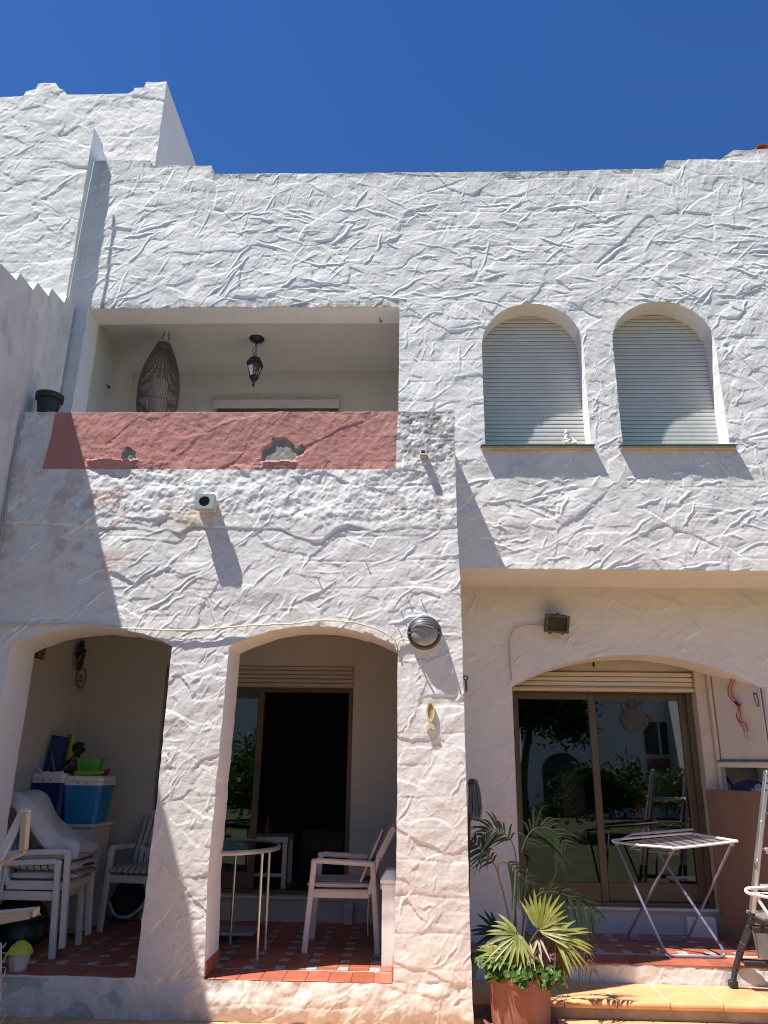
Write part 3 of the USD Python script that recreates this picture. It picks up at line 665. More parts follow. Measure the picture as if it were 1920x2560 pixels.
# white rendered riser under the terrace edge
X, Z = grid(.41, 4.3, .10, .235, .009)
H = relief(X, Z, .009, 51, lambda x, z, g: (g.normal(.1, .6), g.uniform(.05, .2), g.uniform(.006, .014), .6), lump=.006, density=40)
tint = base_tint(X, Z, 7); tint = dirty(tint, sstep(.45, .62, fbm2(X, Z, 6, 4, 77))*.6+sstep(.16, .11, Z)*.3, (.50, .45, .38), .6)
wall_mesh(ppath(rf)+'/riser', X, Z, H, Polygon([(.41, .10), (4.3, .10)]+[(4.3-k*.05, .232+.005*math.sin(k*2.1)+.003*math.sin(k*.9)) for k in range(78)]+[(.41, .232)]), 6.22, .009, PLASTER, tint, lambda x, z: np.where(z > .2, .02, 0.), .004, 8)
# broken plaster lip of the porch sill is part of the wall; the tiled step below the terrace
st = top('tiled_step', bxx(.40, 4.3, 5.80, 6.22, -.002, .112, .003), mat('step_riser_cement', (.33, .27, .20), .85, var=.2, scale=8, spots=(6, .5, .7, (.25, .17, .10))), 'ochre tiled step with rounded nosing below the red terrace', 'step', kind='structure')
def nosing(x0, x1):
    prof = [(6.05, .112), (6.05, .120), (5.83, .120)]
    for a in np.linspace(PI/2, -PI/2, 9): prof.append((5.79-.024*math.cos(a), .096+.024*math.sin(a)))
    prof += [(5.83, .072), (5.83, .112)]
    m = trimesh.creation.extrude_polygon(Polygon(prof), x1-x0, engine='earcut'); v = m.vertices.copy(); m.vertices = np.c_[x0+v[:, 2], v[:, 0], v[:, 1]]
    m.invert() if m.volume < 0 else None
    return m
part('grout_bed', bxx(.40, 4.3, 5.80, 6.218, .108, .1165, .001), TANGROUT, st)
for k in range(12):
    x0 = 1.722-.346*4+.346*k
    part('step_tile', nosing(max(x0+.005, .41), x0+.341), TAN, st, smooth=40)
    part('step_tile', bxx(max(x0+.005, .41), x0+.341, 6.058, 6.214, .110, .1205, .002), TAN, st)
# paving tiles in front
TANPAVE = usdkit.material(stage, '/World/Looks/far_paving_tile', {'tc': ('texture_coordinate', {}), 'b': ('brick_texture', {'offset': 0.0, 'scale': 1.0, 'brick_width': .346, 'row_height': .346, 'mortar_size': .006, 'color1': (.60, .325, .15), 'color2': (.54, .29, .135), 'mortar': (.66, .60, .50)}), 'p': ('principled_bsdf', {'roughness': .55})}, [('tc.object', 'b.vector'), ('b.color', 'p.base_color')], surface='p.BSDF')
gp = top('courtyard_paving', plainbox(-3.24, 4.6, 2.6, 5.80, -.1, .001), TANPAVE, 'ochre square paving tiles in front of the porch', 'paving', kind='structure', smooth=False)
for j in range(13):
    for i in range(22):
        x0, y0 = -3.24+.346*i, 5.79-.346*(j+1)
        if j > 3: continue
        part('paving_tile', bxx(x0+.005, x0+.341, y0+.005, y0+.341, -.01, .006, .002), TAN, gp)

# ------------------------------------------------------------------ doors
def sliding_door(x0, x1, y, z0, z1, mids, panes, rail=.17, frame=BRONZE):
    d = part('sliding_door', MB(bxx(x0, x0+.05, y, y+.10, z0, z1), bxx(x1-.05, x1, y, y+.10, z0, z1), bxx(x0+.05, x1-.05, y, y+.10, z1-.05, z1), bxx(x0+.05, x1-.05, y, y+.10, z0, z0+.03)), frame, house)
    for (a, b, yy) in panes:
        part('stile', MB(bxx(a, a+.065, yy, yy+.035, z0+.03, z1-.05), bxx(b-.065, b, yy, yy+.035, z0+.03, z1-.05)), frame, d)
        part('rail', bxx(a+.065, b-.065, yy+.002, yy+.033, z0+.03, z0+rail), frame, d)
        part('rail', bxx(a+.065, b-.065, yy+.002, yy+.033, z1-.11, z1-.05), frame, d)
        part('pane', plainbox(a+.065, b-.065, yy+.014, yy+.020, z0+rail, z1-.11), GLASS, d)
    return d
# porch door: left leaf closed, right leaf slid behind it
part('door_sill', bxx(-2.425, -.55, 7.43, 7.60, .425, .45, .006), MARBLE, house)
part('door_riser', bxx(-2.425, -.50, 7.47, 7.56, .2, .425, .003), mat('white_riser_tile', (.55, .55, .54), .4, var=.05), house)
part('jamb_block', bxx(-.575, -.50, 7.40, 7.5, .2, .40), MARBLE, house)
sliding_door(-2.42, -.55, 7.58, .45, 2.30, [], [(-2.37, -1.435, 7.60), (-2.33, -1.45, 7.64)])
def shutter_head(x0, x1, y, z0, z1, n, m):
    b = part('shutter_box', bxx(x0, x1, y+.03, y+.14, z0, z1, .004), m, house)
    h = (z1-z0)/n
    for k in range(n): part('slat', bxx(x0+.004, x1-.004, y, y+.028, z0+k*h+.003, z0+(k+1)*h-.003, .006), m, b)
    return b
SHTAUPE = mat('taupe_shutter', (.50, .45, .395), .5, var=.05)
shutter_head(-2.42, -.55, 7.52, 2.296, 2.50, 5, SHTAUPE)
# wide door of the side terrace
part('door_riser', bxx(.955, 2.66, 7.27, 7.36, .2, .425, .003), mat('grey_riser_tile', (.50, .505, .51), .4, var=.06, spots=(5, .55, .75, (.44, .44, .43))), house)
part('door_sill', bxx(.955, 2.66, 7.235, 7.36, .425, .447, .006), MARBLE, house)
part('jamb_block', bxx(2.36, 2.60, 7.20, 7.268, .2, .39, .01), PLAIN, house)
sliding_door(.955, 2.645, 7.30, .447, 2.30, [], [(.96, 1.745, 7.315), (1.69, 2.60, 7.355)], rail=.18)
BOX = mat('cream_shutter', (.62, .535, .42), .5, var=.04)
shutter_head(.955, 2.645, 7.22, 2.262, 2.44, 4, BOX)
part('shutter_rail', bxx(.955, 2.645, 7.205, 7.22, 2.262, 2.288, .003), BOX, house)
part('shutter_cover', bxx(.90, 3.1, 7.25, 7.36, 2.443, 2.60, .004), BOX, house)
part('door_casing', MB(bxx(2.645, 2.745, 7.18, 7.36, .2, 2.47, .006), bxx(2.745, 2.775, 7.13, 7.36, .2, 2.47, .006)), BEIGE, house)
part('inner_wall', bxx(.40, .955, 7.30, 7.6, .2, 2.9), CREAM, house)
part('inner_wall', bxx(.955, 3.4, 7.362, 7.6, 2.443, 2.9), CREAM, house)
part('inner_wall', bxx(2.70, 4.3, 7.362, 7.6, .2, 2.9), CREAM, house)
# splayed recess at the right with the cupboard
def splay(t, off=0.0): return np.array([2.775+.335*t, 7.17-.385*t])+np.array([-.754, -.656])*off
def panel(t0, t1, z0, z1, off, th):
    a, b = splay(t0, off), splay(t1, off)
    return bar((a[0], a[1], (z0+z1)/2), (b[0], b[1], (z0+z1)/2), th, z1-z0, .004)
part('splayed_jamb', MB(panel(0, .97, 1.66, 2.9, -.08, .05), panel(0, .06, .2, 2.6, -.02, .04), panel(.90, .975, .2, 2.27, -.03, .05)), CREAM, house)
cb = part('cupboard_door', MB(panel(.07, .90, 1.665, 2.40, .012, .02)), mat('cream_cupboard', (.60, .55, .48), .5, var=.06), house)
part('cupboard_rail', panel(.03, .94, 1.60, 1.645, .02, .06), mat('cream_cupboard_rail', (.62, .57, .50), .5, var=.06), cb)
part('niche_back', MB(panel(-.4, 1.3, .2, 1.66, -.45, .03), panel(.0, 1.1, 1.64, 1.66, -.2, .5)), mat('dark_niche', (.16, .16, .17), .9, var=.2), house)
# rooms behind the doors
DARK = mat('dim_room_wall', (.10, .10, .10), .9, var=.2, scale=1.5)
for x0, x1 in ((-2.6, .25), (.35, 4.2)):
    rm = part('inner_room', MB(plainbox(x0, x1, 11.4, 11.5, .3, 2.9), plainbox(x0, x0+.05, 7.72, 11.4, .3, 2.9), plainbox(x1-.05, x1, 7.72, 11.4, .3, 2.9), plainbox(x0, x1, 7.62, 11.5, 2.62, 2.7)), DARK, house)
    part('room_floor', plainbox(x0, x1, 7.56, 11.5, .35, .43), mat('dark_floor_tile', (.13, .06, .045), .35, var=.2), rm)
# ------------------------------------------------------------------ things fixed to or standing on the walls
def lighten(m): return m
# bulkhead lamp
FROST = mat('frosted_glass', (.30, .30, .28), .25, 0, var=.03, extra={'coat_weight': .4})
lamp = thing('bulkhead_lamp', 'round grey louvred bulkhead lamp on the right pier beside the middle arch', 'wall lamp', (.108, 5.548, 2.505))
ax = [0, -1, 0]
part('base_plate', lathe([(0, -.01), (.122, -.01), (.126, .012), (.122, .020), (0, .020)], 40, axis=ax), BEIGE, lamp)
GREYL = mat('dark_grey_enamel', (.085, .09, .095), .45, .1, var=.1)
part('housing', lathe([(.110, .012), (.127, .016), (.126, .034), (.116, .040), (.108, .03), (.110, .012)], 40, axis=ax), GREYL, lamp)
part('lens', lathe([(.0, .078), (.04, .076), (.072, .069), (.092, .056), (.100, .042), (.104, .025), (0, .02)], 40, axis=ax), FROST, lamp)
for k, phi in enumerate((22, 38, 50, 61)):
    ph = math.radians(phi); V = []; F = []; n = 34; r = .124
    for i, a in enumerate(np.linspace(-.02*PI, 1.02*PI, n)):
        for rr, dp in ((r, -.075), (r, .075), (r-.006, .075), (r-.006, -.075)):
            q = ph+dp*max(0, math.sin(a))
            V.append((rr*math.cos(a), -.022-.72*rr*math.sin(a)*math.sin(q), rr*math.sin(a)*math.cos(q)))
    for i in range(n-1):
        for q in range(4):
            a_, b_ = i*4+q, i*4+(q+1) % 4; F += [(a_, b_, b_+4), (a_, b_+4, a_+4)]
    part('louvre', trimesh.Trimesh(V, F, process=False), GREYL, lamp)
for s in (-1, 1):
    part('side_arm', tube(spline([(s*.124, -.03, -.005), (s*.112, -.06, -.01), (s*.094, -.088, -.012)], 8), .006, 8), GREYL, lamp)
part('lower_ring', tube([(.112*math.cos(a), -.036, .112*math.sin(a)) for a in np.linspace(-1.02*PI, .02*PI, 30)], .006, 8), GREYL, lamp)
# ceramic fish
FISH = mat('pale_yellow_ceramic', (.66, .60, .36), .3, var=.1)
fish = thing('ceramic_fish', 'pale yellow ceramic fish ornament on the pier under the bulkhead lamp', 'wall ornament', (.150, 5.545, 1.945))
def lens_poly(rx, rz, n=40, p=1.15): 
    return Polygon([(rx*math.copysign(abs(math.sin(a))**p, math.sin(a)), rz*math.cos(a)) for a in np.linspace(0, 2*PI, n, endpoint=False)])
body = lens_poly(.030, .075); inn = aff.scale(body, .70, .74)
part('rim', extr(body.difference(inn), .017, -.017, 0, .0), FISH, fish)
part('dish', extr(inn.buffer(.002), .006, -.008), mat('ochre_glaze', (.50, .40, .18), .25, var=.3, scale=40), fish)
tailp = Polygon([(0, -.068), (.010, -.078), (.031, -.108), (.031, -.122), (.012, -.124), (0, -.112), (-.012, -.124), (-.031, -.122), (-.031, -.108), (-.010, -.078)])
part('tail', extr(tailp, .015, -.016), FISH, fish)
# green outdoor socket with round black front
sk = thing('wall_socket_box', 'square pale green box with black round opening under the red band', 'socket box', (-1.594, 5.545, 3.495))
PALEG = mat('pale_green_plastic', (.33, .40, .34), .5, var=.06)
part('back_box', cbox(.136, .09, .108, (0, -.045, 0), .006), mat('ivory_plastic', (.64, .60, .50), .5, var=.05), sk)
part('cover', extr(sbox(-.073, -.056, .073, .056).buffer(.004).difference(Point(0, .002).buffer(.042)), .05, -.120), PALEG, sk)
part('round_insert', lathe([(0, .075), (.036, .075), (.041, .08), (.041, .117), (.036, .121), (.03, .106), (0, .103)], 28, c=(0, 0, .002), axis=ax), BLACKP, sk)
# small white clip box by the mould
wb = thing('small_wall_box', 'small white square box fixed on the mouldy corner of the balcony', 'fixing box', (.104, 5.545, 3.937))
part('body', extr(sbox(-.026, -.022, .026, .022).difference(sbox(-.017, -.012, .017, .014)), .06, -.062), mat('white_bracket', (.66, .64, .60), .5, var=.1), wb)
part('back', cbox(.05, .012, .05, (0, -.008, 0), .002), mat('dark_hole', (.05, .05, .05), .9), wb)
part('lip', cbox(.04, .03, .016, (0, -.03, -.030), .003), mat('yellowed_plastic', (.52, .47, .36), .6, var=.1), wb)
# nails
for k, (x, z) in enumerate(((-.335, 3.045), (-.02, 2.775), (.085, 2.755), (-.065, 2.665), (-.085, 2.54), (-.70, 2.92))):
    nl = tube([(x, 5.55, z), (x+.001, 5.530, z+.001)], .0035, 6)
    top('wall_nail', MB(nl, sph(.006, (x+.001, 5.529, z+.001), (1, .5, 1), 1)), GREYC, ['short nail, left one of the row high over the middle arch', 'short nail nearest above the bulkhead lamp, left of a close pair', 'short nail above the bulkhead lamp, right of a close pair', 'short nail up and left of the bulkhead lamp', 'short nail just left of the bulkhead lamp', 'longer nail high over the middle arch below the crack'][k], 'nail', 'nails in the porch wall above the arches')
# floodlight
fl = thing('floodlight', 'rusty brown floodlight tilted down over the wide sliding door', 'floodlight', (1.312, 6.72, 2.800), rot=(16, 4, 3))
RUST = mat('bronze_brown_paint', (.10, .078, .062), .6, .2, var=.35, scale=20, bump=(50, .4, .003))
part('housing', extr(sbox(-.105, -.078, .105, .078).difference(sbox(-.084, -.060, .084, .060)), .07, -.05), RUST, fl)
part('reflector', extr(sbox(-.086, -.062, .086, .062), .012, .0), mat('tarnished_reflector', (.24, .17, .11), .4, .3, var=.3, scale=18), fl)
part('front_glass', plainbox(-.085, .085, -.040, -.036, -.061, .061), glass('floodlight_glass', (.75, .68, .6), .08), fl)
part('rear_cover', trimesh.convex.convex_hull(np.array([(sx*.09*q, y, sz*.065*q) for y, q in ((.02, 1), (.075, .55)) for sx in (-1, 1) for sz in (-1, 1)])), RUST, fl)
for sx in (-.06, .05): part('hinge', cbox(.03, .02, .016, (sx, -.035, -.084), .003), RUST, fl)
part('clip', MB(cbox(.03, .02, .022, (.0, -.035, .088), .004), cbox(.14, .012, .010, (0, -.03, .081), .002)), RUST, fl)
part('bracket', MB(bar((-.06, .07, .0), (-.06, .09, .0), .02, .10), bar((.06, .07, .0), (.06, .09, 0), .02, .1)), RUST, fl)
top('floodlight_cable', tube(spline([(1.23, 6.785, 2.797), (1.10, 6.785, 2.800), (1.0, 6.785, 2.785), (.93, 6.785, 2.74), (.895, 6.785, 2.645), (.897, 6.785, 2.45), (.903, 6.785, 2.300)], 40), .0055, 6), mat('taupe_cable', (.50, .43, .36), .6, var=.1), 'painted cable curving down from the floodlight to the wide arch', 'cable')
# cable along the porch front
c1 = thing('wall_cable', 'cream cable sagging along the porch front above both arches to the bulkhead lamp', 'cable')
pts = spline([(-3.22, 5.535, 2.54), (-2.824, 5.535, 2.547), (-2.558, 5.535, 2.548), (-2.379, 5.53, 2.545), (-2.22, 5.53, 2.527), (-2.025, 5.53, 2.516), (-1.8, 5.53, 2.511), (-1.624, 5.53, 2.511), (-1.35, 5.53, 2.535), (-1.076, 5.53, 2.556), (-.856, 5.528, 2.566), (-.666, 5.526, 2.590), (-.461, 5.526, 2.582), (-.30, 5.528, 2.548), (-.18, 5.528, 2.500), (-.108, 5.53, 2.445), (-.096, 5.533, 2.385), (-.088, 5.533, 2.425), (-.06, 5.533, 2.452), (.0, 5.535, 2.455)], 110)
g = np.random.default_rng(4); pts[1:-1] += np.c_[np.zeros(len(pts)-2), g.normal(0, .0012, len(pts)-2), g.normal(0, .0015, len(pts)-2)]
part('cable', tube(pts, .0062, 7), CABLE, c1)
for i in range(6, len(pts)-4, 9): part('clip', cbox(.008, .014, .018, pts[i], .002), CABLE, c1)
top('corner_cable', tube(spline([(-3.24, 6.02, 7.4), (-3.250, 6.01, 6.6), (-3.253, 6.01, 5.98), (-3.262, 6.01, 5.264), (-3.275, 6.01, 4.4)], 30), .009, 7), GREYC, 'grey cable running down the corner of the neighbouring house', 'cable')
cc = thing('drain_cables', 'pair of thin grey cables down the joint between party wall and porch', 'cable')
for o in (0, .018): part('cable', tube(spline([(-3.228+o*.4, 5.535, 4.30), (-3.234+o, 5.535, 4.1), (-3.224+o*.6, 5.535, 3.665), (-3.226+o, 5.535, 3.2), (-3.222, 5.535, 2.55)], 30), .0065, 6), GREYC, cc)
# hooks
def hook(name, x, y, z, label, L=.12):
    h = thing(name, label, 'hook', (x, y, z))
    part('ring', tube([(.018*math.cos(a), -.02, .018*math.sin(a)) for a in np.linspace(0, 2*PI, 18, endpoint=False)], .005, 6, closed=True), GREYL, h)
    part('shank', MB(tube([(-.03, .05, .0), (-.015, -.02, .0)], .004, 6), tube(spline([(0, -.022, -.015), (.003, -.026, -.06), (.004, -.024, -L)], 8), [.009]*4+[.0095]*4 if False else .009, 8)), GREYL, h)
hook('wall_hook', .495, 6.78, 2.318, 'steel hook on the wall just right of the porch corner')
hk = thing('bent_hook', 'bent wire hook hanging on the right end of the wide arch', 'hook', (3.003, 6.775, 2.20))
part('wire', tube(spline([(-.012, 0, .01), (-.014, -.015, -.05), (-.006, -.018, -.095), (.006, -.018, -.095), (.013, -.015, -.05), (.011, 0, .008)], 24), .005, 6), GREYL, hk)
part('plate', cbox(.035, .012, .014, (0, .004, .012), .003), GREYL, hk)
hk = thing('soffit_hook', 'small rusty hook in the lintel over the balcony opening', 'hook', (-.30, 6.33, 5.73))
part('wire', tube(spline([(0, 0, .01), (.0, 0, -.03), (.012, 0, -.055), (.02, 0, -.035)], 16), .005, 6), RUST, hk)
# wall stain and small bracket on the inner loggia wall
hk = thing('double_hook', 'little black double hook on the loggia left wall', 'hook', (-3.160, 6.85, 5.28))
part('wire', MB(tube([(.005, .0, 0), (.005, .07, 0)], .006, 6), tube([(.02, .05+.012*math.cos(a), .012*math.sin(a)) for a in np.linspace(0, 2*PI, 12, endpoint=False)], .004, 6, closed=True)), BLACKM, hk)

# ------------------------------------------------------------------ balcony lamps and pot
wl = thing('wicker_lantern', 'tall brown wicker lantern hanging at the left of the balcony', 'hanging lamp', (-2.535, 6.68, 4.66))
WICK = mat('brown_cane', (.15, .098, .065), .7, var=.35, scale=30)
WICKL = mat('lit_cane', (.20, .15, .10), .7, var=.3, scale=30)
prof = lambda t: .064+.142*math.sin(PI*min(1, max(0, (t*.94+.06)))**1.0)**.85 if False else np.interp(t, [0, .12, .3, .5, .68, .85, 1], [.125, .165, .198, .205, .180, .128, .066])
HL = .99
for k in range(80):
    a = 2*PI*k/80; pts = [(prof(t)*math.cos(a), prof(t)*math.sin(a), t*HL) for t in np.linspace(0, 1, 14)]
    part('cane', tube(pts, .0031, 4), WICK, wl)
for t in (.0, .30, .62, 1.0):
    r = prof(t)-.004
    part('hoop', tube([(r*math.cos(a), r*math.sin(a), t*HL) for a in np.linspace(0, 2*PI, 32, endpoint=False)], .004, 6, closed=True), WICK, wl)
part('top_ring', lathe([(.058, .985), (.066, .985), (.066, 1.018), (.058, 1.018), (.058, .985)], 32), mat('grey_ring', (.34, .37, .42), .5, .3), wl)
for s, e in ((-.045, .012), (.045, .022)): part('hanger', tube([(s, 0, 1.0), (e, 0, 1.24)], .005, 6), BLACKM, wl)
part('candle_glass', lathe([(0, .08), (.075, .08), (.085, .12), (.09, .50), (.082, .56), (.0, .565)], 24), mat('cream_candle', (.52, .44, .31), .5, var=.1), wl)
bl = thing('black_lantern', 'black six-sided lantern on a chain from the balcony ceiling', 'hanging lantern', (-1.61, 6.811, 0))
part('ceiling_rose', lathe([(0, 5.80), (.078, 5.80), (.078, 5.79), (.05, 5.765), (.018, 5.752), (0, 5.75)], 28), BLACKM, bl)
zt = 5.752
for k in range(6):
    c = zt-.012-.026*k
    part('chain_link', tube([((.009 if k % 2 else 0)*math.cos(a)+0, (0 if k % 2 else .009)*math.cos(a), c+.017*math.sin(a)) for a in np.linspace(0, 2*PI, 12, endpoint=False)], .0028, 5, closed=True), BLACKM, bl)
part('flex', tube(spline([(.004, 0, 5.75), (-.02, 0, 5.70), (-.035, .004, 5.655), (-.014, 0, 5.62), (-.030, 0, 5.60), (-.004, 0, 5.585)], 24), .0032, 5), BLACKM, bl)
hexp = lambda r, z: [(r*math.cos(PI/6+k*PI/3), r*math.sin(PI/6+k*PI/3), z) for k in range(6)]
part('roof', trimesh.convex.convex_hull(np.array(hexp(.093, 5.488)+hexp(.090, 5.500)+hexp(.055, 5.560)+hexp(.018, 5.582))), BLACKM, bl, smooth=False)
part('rim', trimesh.convex.convex_hull(np.array(hexp(.093, 5.487)+hexp(.080, 5.460))), BLACKM, bl, smooth=False)
for a, b in zip(hexp(.076, 5.465), hexp(.044, 5.345)): part('glazing_bar', bar(a, b, .006, .006, .001), BLACKM, bl)
for k in range(6):
    q = np.array([hexp(.073, 5.463)[k], hexp(.073, 5.463)[(k+1) % 6], hexp(.042, 5.347)[(k+1) % 6], hexp(.042, 5.347)[k]])
    part('pane', trimesh.Trimesh(q, [[0, 1, 2], [0, 2, 3]], process=False), glass('lantern_glass', (.75, .75, .72)) if k == 0 else UsdShade.Material.Get(stage, '/World/Looks/lantern_glass'), bl, smooth=False)
part('lamp_holder', cyl(.016, .05, (0, 0, 5.46), 12), mat('white_holder', (.5, .5, .48), .4), bl)
part('bottom_cup', trimesh.convex.convex_hull(np.array(hexp(.050, 5.352)+hexp(.050, 5.335)+hexp(.016, 5.290))), BLACKM, bl, smooth=False)
part('finial', lathe([(0, 5.30), (.010, 5.295), (.006, 5.275), (.014, 5.258), (.010, 5.24), (0, 5.222)], 14), BLACKM, bl)
fp = thing('flower_pot', 'empty black plastic flower pot on the balcony parapet at the left', 'flower pot', (-3.085, 5.665, 4.322))
part('body', lathe([(0, .0), (.072, 0), (.098, .175), (.092, .175), (.068, .01), (0, .01)], 32), BLACKP, fp)
part('rim', lathe([(.094, .165), (.112, .165), (.116, .215), (.108, .215), (.104, .18), (.094, .165)], 32), BLACKP, fp)
part('soil', cyl(.094, .01, (0, 0, .15), 24), mat('dry_soil', (.07, .05, .035), .95), fp)

# ------------------------------------------------------------------ cherub on the sill
def blob(spheres, bones, edge=.006, it=8):
    """Continuous figure: hulls of sphere pairs, united, refined and smoothed."""
    S_ = {k: manifold3d.Manifold.sphere(r, 20).translate(list(map(float, p))) for k, (p, r) in spheres.items()}
    m = None
    for a, b in bones:
        h = manifold3d.Manifold.batch_hull([S_[a], S_[b]]) if a != b else S_[a]
        m = h if m is None else m+h
    m = m.refine_to_length(edge); q = m.to_mesh()
    t = trimesh.Trimesh(q.vert_properties[:, :3], q.tri_verts, process=True)
    trimesh.smoothing.filter_taubin(t, .5, -.53, it); return t
STONE = mat('cream_cast_stone', (.62, .59, .50), .75, var=.12, scale=40, bump=(120, .3, .002))
ch = thing('cherub_statue', 'small cream statue of a seated cherub on the left window sill', 'statue', (1.455, 6.215, 4.272))
part('figure', blob({'head': ((-.045, 0, .165), .026), 'chin': ((-.05, -.010, .155), .019), 'neck': ((-.038, 0, .138), .014), 'sh1': ((-.055, -.018, .124), .017), 'sh2': ((-.012, .012, .122), .017), 'chest': ((-.033, 0, .112), .024),
    'belly': ((-.040, -.004, .078), .026), 'hip': ((-.042, 0, .048), .031), 'el1': ((-.070, -.032, .088), .012), 'ha1': ((-.030, -.046, .070), .012), 'el2': ((.012, -.006, .085), .012), 'ha2': ((.030, -.034, .060), .011),
    'kn1': ((-.062, -.055, .048), .020), 'ft1': ((-.045, -.062, .012), .013), 'kn2': ((.004, -.052, .040), .020), 'an2': ((.040, -.050, .020), .013), 'ft2': ((.062, -.052, .014), .011), 'drape1': ((-.078, -.01, .02), .018), 'drape2': ((.02, .0, .022), .022)},
    [('head', 'chin'), ('head', 'neck'), ('neck', 'chest'), ('sh1', 'chest'), ('sh2', 'chest'), ('chest', 'belly'), ('belly', 'hip'), ('sh1', 'el1'), ('el1', 'ha1'), ('sh2', 'el2'), ('el2', 'ha2'), ('hip', 'kn1'), ('kn1', 'ft1'), ('hip', 'kn2'), ('kn2', 'an2'), ('an2', 'ft2'), ('drape1', 'hip'), ('drape2', 'hip')], .005, 6), STONE, ch)
hair = MB()
g = np.random.default_rng(8)
for k in range(26):
    d = g.normal(0, 1, 3); d /= np.linalg.norm(d)
    if d[2] < -.35 or (d[1] < -.55 and d[2] < .35): continue
    hair.add(sph(.0085, np.array((-.045, .002, .167))+d*.025, (1, 1, .8), 1))
part('hair', hair, STONE, ch)
part('face', MB(sph(.004, (-.052, -.0295, .160), (1, 1, 1.2), 1), sph(.0025, (-.060, -.0235, .166), (1.3, 1, .8), 1), sph(.0025, (-.044, -.0265, .166), (1.3, 1, .8), 1), sph(.0035, (-.052, -.0275, .151), (1.6, 1, .6), 1)), STONE, ch)
for s in (-1, 1):
    wg = trimesh.convex.convex_hull(np.array([(0, 0, 0), (s*.03, .012, .02), (s*.042, .018, -.01), (s*.03, .018, -.045), (s*.008, .010, -.04), (0, .008, -.01)])); wg.apply_translation((-.030+s*.012, .026, .118))
    part('wing', wg, STONE, ch)
part('rock', MB(sph(.03, (-.035, .008, .014), (1.6, 1.2, .7)), sph(.024, (.045, -.012, .018), (1.2, 1, .8)), sph(.022, (.072, .0, .022), (.8, .8, 1.2))), STONE, ch)
# ------------------------------------------------------------------ porch furniture
def stripes(name, axis, pitch, a=(.50, .475, .43), b=(.035, .04, .07)):
    return usdkit.material(stage, '/World/Looks/' + name, {'tc': ('texture_coordinate', {}), 's': ('separate_xyz', {}),
        'm': ('math', {'math_type': 'multiply', 'value2': 1.0/pitch}), 'f': ('math', {'math_type': 'fraction'}), 'r': ('rgb_ramp', {'interpolate': False, 'ramp': [(0, a), (.50, b), (.64, a), (.70, b), (.76, a)]}),
        'nz': ('noise_texture', {'scale': 90.0}), 'bp': ('bump', {'strength': .2, 'distance': .002}), 'p': ('principled_bsdf', {'roughness': .9, 'specular_ior_level': .1})},
        [('tc.object', 's.vector'), ('s.'+axis, 'm.value1'), ('m.value', 'f.value1'), ('f.value', 'r.fac'), ('r.color', 'p.base_color'), ('tc.object', 'nz.vector'), ('nz.fac', 'bp.height'), ('bp.normal', 'p.normal')], surface='p.BSDF')
STR_Y = stripes('navy_striped_cloth', 'y', .055); STR_Z = stripes('navy_striped_piping', 'z', .032); STR_X = stripes('navy_striped_cloth_across', 'x', .055)
def pad(w, d, h, n=14, sag=.0, puff=.35):
    """Soft cushion, w along x, d along y, centred, base at z=0."""
    xs, ys = np.linspace(-1, 1, n), np.linspace(-1, 1, n); XX, YY = np.meshgrid(xs, ys)
    e = (1-np.abs(XX)**6)*(1-np.abs(YY)**6); th = h*(.25+.75*np.clip(e, 0, 1)**puff)
    mid = h/2 - sag*(1-XX**2)*(1-YY**2)
    shr = 1-.02*np.abs(XX*YY)
    V = np.r_[np.c_[(XX*w/2*shr).ravel(), (YY*d/2*shr).ravel(), (mid+th/2).ravel()], np.c_[(XX*w/2*shr).ravel(), (YY*d/2*shr).ravel(), (mid-th/2).ravel()]]
    F = []; N_ = n*n
    for j in range(n-1):
        for i in range(n-1):
            a, b, c, d_ = j*n+i, j*n+i+1, (j+1)*n+i+1, (j+1)*n+i
            F += [(a, b, c), (a, c, d_), (N_+a, N_+c, N_+b), (N_+a, N_+d_, N_+c)]
    ring = [i for i in range(n)]+[j*n+n-1 for j in range(1, n)]+[(n-1)*n+i for i in range(n-2, -1, -1)]+[j*n for j in range(n-2, 0, -1)]
    for k in range(len(ring)):
        a, b = ring[k], ring[(k+1) % len(ring)]; F += [(a, N_+a, N_+b), (a, N_+b, b)]
    return trimesh.Trimesh(V, F, process=False)
def armchair(label, loc, rz, group='white resin armchairs on the porch'):
    """Facing local -x; origin on the floor under the seat."""
    t = thing('resin_armchair', label, 'armchair', loc, rz, group)
    for s in (-1, 1):
        y = s*.225
        part('leg', bar((-.255-.03, y, 0), (-.235, y, .63), .042, .042, .006), WHITEPL, t)
        part('leg', bar((.265, y, 0), (.215, y, .63), .042, .042, .006), WHITEPL, t)
        part('armrest', MB(bar((-.225, y, .632), (.24, y, .612), .052, .038, .010), sph(.026, (-.238, y, .622), (1, 1, .95), 2)), WHITEPL, t)
        part('back_post', MB(bar((.19, y*.93, .40), (.26, y*.93, .66), .034, .05, .006), bar((.258, y*.93, .65), (.375, y*.9, .87), .032, .05, .006)), WHITEPL, t)
    part('seat', MB(cbox(.50, .43, .022, (-.02, 0, .418), .008), bar((-.255, -.215, .395), (-.255, .215, .395), .022, .055, .005), bar((-.24, -.205, .395), (.2, -.205, .395), .02, .05), bar((-.24, .205, .395), (.2, .205, .395), .02, .05)), WHITEPL, t)
    part('top_rail', tube(spline([(.372, -.215, .855), (.384, -.14, .885), (.388, 0, .893), (.384, .14, .885), (.372, .215, .855)], 20), .024, 8, flat=(.7, 1.2)), WHITEPL, t)
    part('back_rail', bar((.205, -.2, .47), (.205, .2, .47), .022, .045), WHITEPL, t)
    for k in range(5):
        y = -.145+.0725*k
        part('back_slat', MB(bar((.205, y, .47), (.262, y, .665), .034, .012), bar((.262, y, .66), (.378, y, .875), .034, .012)), WHITEPL, t)
    return t
